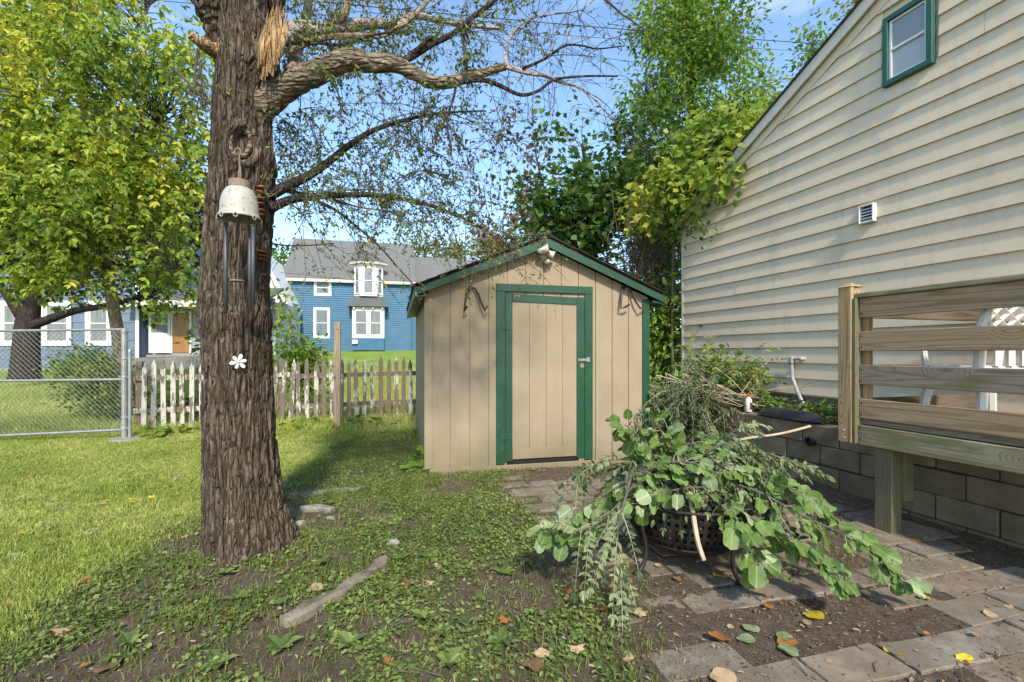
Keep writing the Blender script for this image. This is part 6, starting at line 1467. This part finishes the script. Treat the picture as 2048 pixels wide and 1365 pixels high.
x, y = scatter(200000, -3.2, 1.5, 1.75, 7.8, lambda x, y: weed_mask(x, y) * np.clip(1.5 - .16 * y, .35, 1) * .60); n = len(x)
z = gz(x, y) + .006 + .022 * rng.random(n)
put(wd_, 'oval', np.stack([x, y, z], 1), rdir(n) * [1, 1, .35] + [0, 0, .12], rdir(n) * .55 + [0, 0, 1], .024 * (.45 + .9 * rng.random(n)), np.clip(.45 + .4 * fbm(x * 2, y * 2, s=77) + rng.normal(size=n) * .2, 0, 1), 1.5)
wd_.build('ground_cover_weeds', MT['lf_weed'], None, label='creeping round-leaved weeds over the soil around the big tree', cat='ground cover', kind='stuff')
# broader weeds: rosettes
RS = []
for v in range(3):
    b = MB(); n = 9 + v * 2; a = np.linspace(0, 6.28, n, endpoint=False) + rng.random(n) * .4
    d = np.stack([np.cos(a), np.sin(a), .25 + .35 * rng.random(n)], 1); put(b, 'oval' if v else 'narrow', np.zeros((n, 3)), d, np.tile([0, 0, 1.], (n, 1)), .075 * (.6 + .6 * rng.random(n)), None, 1.1 if v else 1.5); RS.append(b.mesh('leaves', MT['lf_weed']))
rose = [(560, 1210), (640, 1130), (700, 1050), (800, 1120), (770, 1180), (520, 1130), (480, 1200), (850, 1240), (880, 1270), (960, 1200), (740, 1075), (450, 1150), (660, 1010), (820, 1040), (900, 1000), (980, 1080), (560, 1300), (700, 1290), (330, 1230), (260, 1290), (440, 1330), (1000, 1290), (1060, 1230), (780, 990), (610, 1075), (540, 1080), (690, 1180), (1010, 1150), (860, 1120), (900, 1330)]
for k, (px, py) in enumerate(rose):
    p = PG(px, py); o = link('weed', RS[k % 3], None, (p.x, p.y, p.z + .008), (0, 0, random.random() * 6), label='green broad-leaved weed rosette in the weeds left of and below the curved timber' if px < 560 and py > 1120 else ('green broad-leaved weed rosette on the mound between trunk and curved timber' if px < 760 and py < 1200 else 'green broad-leaved weed rosette in thin grass between curved timber and shed'), cat='weed', group='weed rosettes, ' + ('left' if px < 560 and py > 1120 else ('mound' if px < 760 and py < 1200 else 'right'))); s = random.uniform(.6, 1.25); o.scale = (s, s, s)
fb_ = [(880, 850), (845, 905), (640, 845), (725, 845), (690, 850), (310, 868), (360, 862), (600, 850), (760, 850), (830, 935)]
for k, (px, py) in enumerate(fb_):
    p = PG(px, py + 8); t = thing('broadleaf_weed', 'clump of broad weed leaves at the foot of the picket fence and shed', 'weed', p, random.random() * 6, 'broad weeds along the fence foot'); b = MB(); n = 14; q = rng.normal(size=(n, 3)) * [.12, .10, .05] + [0, 0, .09]; put(b, 'round', q, nrm(rdir(n) * [1, 1, .4]), rdir(n) * .5 + [0, 0, 1], .13 * (.5 + .6 * rng.random(n)), .3 + .4 * rng.random(n)); b.build('leaves', MT['lf_shrub'], t)
# moss and litter crumbs
lt = MB()
x, y = scatter(150000, -3, 4.2, 1.7, 6.5, lambda x, y: (1 - lawn_mask(x, y)) * (.45 + .55 * (x > patio_edge(y) - .1)) * (x < 4.45 - .305 * y)); n = len(x)
put(lt, 'tiny', np.stack([x, y, gz(x, y) + .006 + .008 * rng.random(n)], 1), rdir(n) * [1, 1, .2], rdir(n) * .3 + [0, 0, 1], .012 * (.3 + 1.1 * rng.random(n) ** 2), rng.random(n) ** 1.6, .8)
x, y = scatter(14000, -6, 4.2, 1.7, 7.5, lambda x, y: (x < 4.45 - .305 * y) * (.3 + .7 * sstep(-.1, .3, fbm(x * 1.2, y * 1.2, s=8)))); n = len(x)
put(lt, 'oval', np.stack([x, y, gz(x, y) + .012 + .012 * rng.random(n)], 1), rdir(n) * [1, 1, .3], rdir(n) * .5 + [0, 0, 1], .028 * (.4 + .9 * rng.random(n)), .35 + .65 * rng.random(n), .8)
x, y = scatter(16000, -2.6, 4.2, 1.7, 6, lambda x, y: (1 - lawn_mask(x, y)) * (x < 4.45 - .305 * y) * (.35 + .65 * (x > patio_edge(y) - .1)) * sstep(-.35, .3, fbm(x * 2.2, y * 2.2, s=28))); n = len(x)
put(lt, 'narrow', np.stack([x, y, gz(x, y) + .012 + .008 * rng.random(n)], 1), rdir(n) * [1, 1, .15], rdir(n) * .4 + [0, 0, 1], .022 * (.4 + 1.3 * rng.random(n) ** 2), rng.random(n) ** 1.4, .7)
lt.build('leaf_litter', MT['straw'], None, label='crumbs of dry leaf and mulch scattered over soil and paving', cat='litter', kind='stuff')
for k in range(34):
    px, py = random.uniform(150, 1950), random.uniform(1010, 1355); p = PG(px, py)
    if p.x > 4.3 - .305 * p.y: continue
    a = random.random() * 3.14; L2 = random.uniform(.04, .13); b = MB(); dx, dy = math.cos(a) * L2, math.sin(a) * L2
    b.tube([(-dx, -dy, .004), (random.uniform(-.01, .01), random.uniform(-.01, .01), .012), (dx, dy, .005)], [.003, .0026, .0015], 5); b.build('fallen_twig', MT['twig'], None, loc=(p.x, p.y, p.z + .012), label=('short thin brown twig fallen on the paving or soil around the fire pit' if px > 1150 else 'short thin brown twig fallen among the weeds around the big tree'), cat='twig', group='fallen twigs, ' + ('paving' if px > 1150 else 'weeds'))
# ---- edging timber, stones
def ground_strip(name, label, cat, pts, w, h, mat):
    t = thing(name, label, cat, PG(*pts[0])); C = [PG(*p) for p in pts]; mb = MB(); out = []
    m = len(C); V = []
    fine = []
    for k in range(m - 1):
        for f in np.linspace(0, 1, 8, endpoint=False): fine.append(C[k].lerp(C[k + 1], f))
    fine.append(C[-1]); fine = [sum((fine[max(0, min(len(fine) - 1, i + d))] for d in (-3, -2, -1, 0, 1, 2, 3)), Vector()) / 7 for i in range(len(fine))]
    prof = [(-.5, -.3), (-.5, .75), (-.42, 1), (.1, 1.04), (.42, .95), (.5, .7), (.5, -.3)]
    for k, c in enumerate(fine):
        tg = (fine[min(k + 1, len(fine) - 1)] - fine[max(k - 1, 0)]); tg.z = 0; tg.normalize(); nn = Vector((-tg.y, tg.x, 0)); e = min(1, (k + 1) / 4, (len(fine) - k) / 4) ** .5
        for (a, b) in prof: V.append(c + nn * w * (a * e + .12 * float(noise3(k * .13 + a, a * 3, 0, 7))) + Vector((0, 0, h * b * (1 + .35 * float(noise3(k * .3, a * 5 + b, w, 8))) - .012)) - t.location)
    n = len(prof); q = len(fine)
    mb.add([tuple(v) for v in V], [(i * n + j, (i + 1) * n + j, (i + 1) * n + j + 1, i * n + j + 1) for i in range(q - 1) for j in range(n - 1)]); mb.f.append(np.array([list(range(n))[::-1], list(range((q - 1) * n, q * n))]))
    mb.build('body', mat, t); return t
ground_strip('edging_timber', 'weathered curved landscape timber edging the bed in front of the big tree', 'timber', [(556, 1254), (620, 1222), (690, 1185), (735, 1150), (775, 1122)], .085, .05, MT['timber'])
ground_strip('edging_board', 'half-buried grey edging board on the left side of the tree bed', 'timber', [(140, 1205), (180, 1190), (225, 1170)], .07, .012, MT['timber'])
ground_strip('flat_stone', 'long flat pale limestone slab set in the grass behind the trunk', 'stone', [(572, 992), (650, 987), (740, 974)], .16, .025, MT['stone'])
ground_strip('edging_stone', 'low limestone edging block right behind the trunk base', 'stone', [(596, 1022), (640, 1020), (668, 1024)], .10, .045, MT['stone'])
ground_strip('buried_stone', 'narrow buried stone edge right of the bare soil patch', 'stone', [(735, 1035), (765, 1042), (790, 1050)], .07, .018, MT['stone'])
def rock(px, py, r, label):
    p = PG(px, py); b = MB(); n1, n2 = 12, 7; V = []
    for i in range(n2):
        ph = -math.pi / 2 + math.pi * i / (n2 - 1)
        for j in range(n1): a = 2 * math.pi * j / n1; V.append((math.cos(ph) * math.cos(a), math.cos(ph) * math.sin(a) * .8, math.sin(ph) * .6))
    V = np.array(V); V *= (1 + .25 * noise3(V[:, 0] * 1.5 + px, V[:, 1] * 1.5, V[:, 2] * 1.5, 4))[:, None] * r
    i = np.arange(n2 - 1)[:, None] * n1; j = np.arange(n1)[None]; b.add(V, np.stack([i + j, i + (j + 1) % n1, i + n1 + (j + 1) % n1, i + n1 + j], -1).reshape(-1, 4)); b.build('stone', MT['stone'], None, loc=(p.x, p.y, p.z + r * .2), rot=(.1, .1, px), label=label, cat='stone')
rock(788, 1090, .05, 'small rounded tan stone at the upper end of the curved timber'); rock(600, 1050, .045, 'small pale stone beside the right flank of the trunk base'); rock(660, 1040, .035, 'smallest stone near the limestone edging block')
rock(385, 858, .09, 'grey stone at the foot of the pickets left of the trunk'); rock(757, 855, .08, 'flat stone in the bare soil by the picket fence')
# ---- fallen leaves
def fallen(px, py, mat, sc, v, label, group=None):
    p = PG(px, py); a = random.random() * 6.28; tl = random.uniform(-.25, .25)
    o = big_leaf(None, (p.x, p.y, p.z + .020), (math.cos(a), math.sin(a), tl), (random.gauss(0, .15), random.gauss(0, .15), 1), mat, sc, v); o.name = 'fallen_leaf'; tag(o, label, 'leaf', group)
FLV = [(1644, 1248, 'big_yellow', 1.05, 0, 'largest bright yellow heart-shaped leaf on the soil between pavers'), (1440, 1162, 'big_yellow', .9, 1, 'bright yellow round leaf on the grey paving before the fire pit foot'),
 (1835, 1199, 'big_yellow', .6, 2, 'small folded yellow leaf lying on the brownest tilted paver'), (1785, 1318, 'big_yellow', .8, 1, 'yellow leaf among green scraps near the lower right corner pavers'),
 (1918, 1332, 'big_yellow', .7, 2, 'narrow yellow leaf on the large paver nearest the lower right edge'), (1584, 1284, 'big_orange', .95, 0, 'orange-yellow curled leaf next to the pale green leaf cluster'),
 (1464, 1290, 'big_orange', 1.05, 2, 'large curled brown-orange leaf on the soil left of the green leaf cluster'), (1536, 1195, 'big_tan', .85, 0, 'pale tan heart-shaped leaf at a paver edge below the fire pit foot'),
 (1421, 1352, 'big_tan', 1.1, 0, 'large pale tan leaf at the bottom edge below the fire pit'), (1152, 1300, 'big_tan', .85, 3, 'tan leaf on the thin grass left of the grey slabs'),
 (1280, 1230, 'big_tan', .8, 3, 'pale tan lobed leaf under the tip of the hanging fronds'), (1215, 1228, 'big_orange', .85, 3, 'rust-coloured lobed leaf by the hanging frond tips'),
 (1165, 1150, 'big_tan', .75, 0, 'light brown round leaf left of the hanging fronds'), (1160, 1134, 'big_tan', .55, 1, 'smaller light brown leaf just behind another left of the hanging fronds'),
 (118, 1265, 'big_tan', 1.05, 3, 'big pinkish tan leaf in the weeds at the far left'), (6, 1222, 'big_orange', 1.1, 0, 'orange-tan leaf at the left edge of the lawn'),
 (548, 1242, 'big_orange', .7, 0, 'orange curled leaf at the lower end of the curved timber'), (862, 1168, 'big_tan', .6, 3, 'small tan leaf right of the curved timber'),
 (212, 1352, 'big_brown', 1.0, 1, 'brown leaf in the weeds at the lower left edge'), (1085, 1350, 'big_brown', .95, 1, 'dark brown curled leaf at the bottom edge centre'),
 (100, 1012, 'lg', 1.0, 3, 'pale green lobed leaf lying on the sunny lawn'), (767, 955, 'big_orange', .6, 0, 'orange leaf on the grass left of the shed corner'),
 (180, 1167, 'big_orange', .7, 1, 'orange brown leaf beside the half-buried edging board'), (1069, 944, 'big_tan', .6, 1, 'pale tan leaf before the shed door sill'),
 (2000, 1222, 'big_orange', .55, 0, 'small orange leaf near the right edge of the paving'), (1990, 1236, 'big_tan', .6, 1, 'pinkish tan leaf beside the small orange leaf at the right edge')]
for (px, py, mat, sc, v, lab) in FLV: fallen(px, py, 'big_pale' if mat == 'lg' else mat, sc, v, lab)
for k in range(26):
    px, py = random.uniform(30, 1150), random.uniform(990, 1350); fallen(px, py, random.choice(['big_tan', 'big_brown', 'big_orange']), random.uniform(.38, .8), random.choice([0, 1, 2, 3]), 'small dry brown or tan leaf fallen in the grass and weeds', 'small dry leaves in the grass')
for k in range(26):
    px, py = random.uniform(1180, 2030), random.uniform(990, 1350)
    p = PG(px, py)
    if p.x > 4.3 - .305 * p.y: continue
    fallen(px, py, random.choice(['big_tan', 'big_brown', 'big_orange', 'big_tan']), random.uniform(.3, .65), random.choice([0, 1, 2, 3]), 'small dry brown or tan leaf fallen on the paving', 'small dry leaves on the paving')
for k in range(30):
    px, py = random.uniform(10, 400), random.uniform(895, 1130); fallen(px, py, random.choice(['big_yellow', 'big_tan', 'big_pale']), random.uniform(.45, .85), random.choice([2, 3]), 'small yellowing leaf scrap on the sunny lawn', 'leaf scraps on the lawn')
t = thing('leaf_sprig', 'cluster of pale green upturned leaves on the soil below the fire pit', 'leaf sprig', PG(1535, 1290))
for (dx, dy, a) in ((-.05, .0, 2.8), (-.02, .06, 1.7), (.03, -.03, 5.4), (.06, .02, .3)): big_leaf(t, t.location + Vector((dx, dy, .02)), (math.cos(a), math.sin(a), .05), (0, 0, 1), 'big_pale', .85, 0)
for (px, py, lab, a) in ((1025, 1295, 'green frond lying on the grass at the bottom centre', 1.2), (905, 1265, 'pale green frond scrap on the weeds left of the bottom centre frond', .5), (1590, 1150, 'green leaf scrap under the fire pit on the paving', 2.0)):
    p = PG(px, py); t = thing('fallen_frond', lab, 'frond', p); b = MB(); sprig(b, [(-.08 * math.cos(a), -.08 * math.sin(a), .03)], [(math.cos(a), math.sin(a), .15)], [(0, -.3, 1.)], .19, 6, 'oval', .06, [.4], b, .15); b.build('leaflets', MT['lf_frond'], t)
# ================================================================== WIRES
def wire(pts, r, label):
    C = [P(*p) for p in pts]; t = thing('power_line', label, 'cable', C[0]); ps = []
    for k in range(len(C) - 1):
        for f in np.linspace(0, 1, 9, endpoint=False): ps.append(C[k].lerp(C[k + 1], f) + Vector((0, 0, -.35 * f * (1 - f))))
    ps.append(C[-1]); mb = MB(); mb.tube([tuple(p - C[0]) for p in ps], r, 5); mb.build('wire', MT['cable'], t)
wire([(300, -30, 9), (1700, 92, 15)], .010, 'upper thick cable crossing the sky behind the big tree'); wire([(300, 0, 9), (1700, 108, 15)], .006, 'thin cable running just under the thick one')
wire([(560, 18, 10), (1700, 180, 16)], .006, 'lowest of the upper cables crossing the sky'); wire([(-60, 282, 7.2), (480, 350, 9.5)], .009, 'cable sloping in front of the yellow-green tree'); wire([(-60, 340, 7.2), (480, 385, 10)], .005, 'thin lower cable in front of the yellow-green tree')
wire([(560, 545, 24), (1000, 580, 20)], .008, 'service wire across the blue house front')
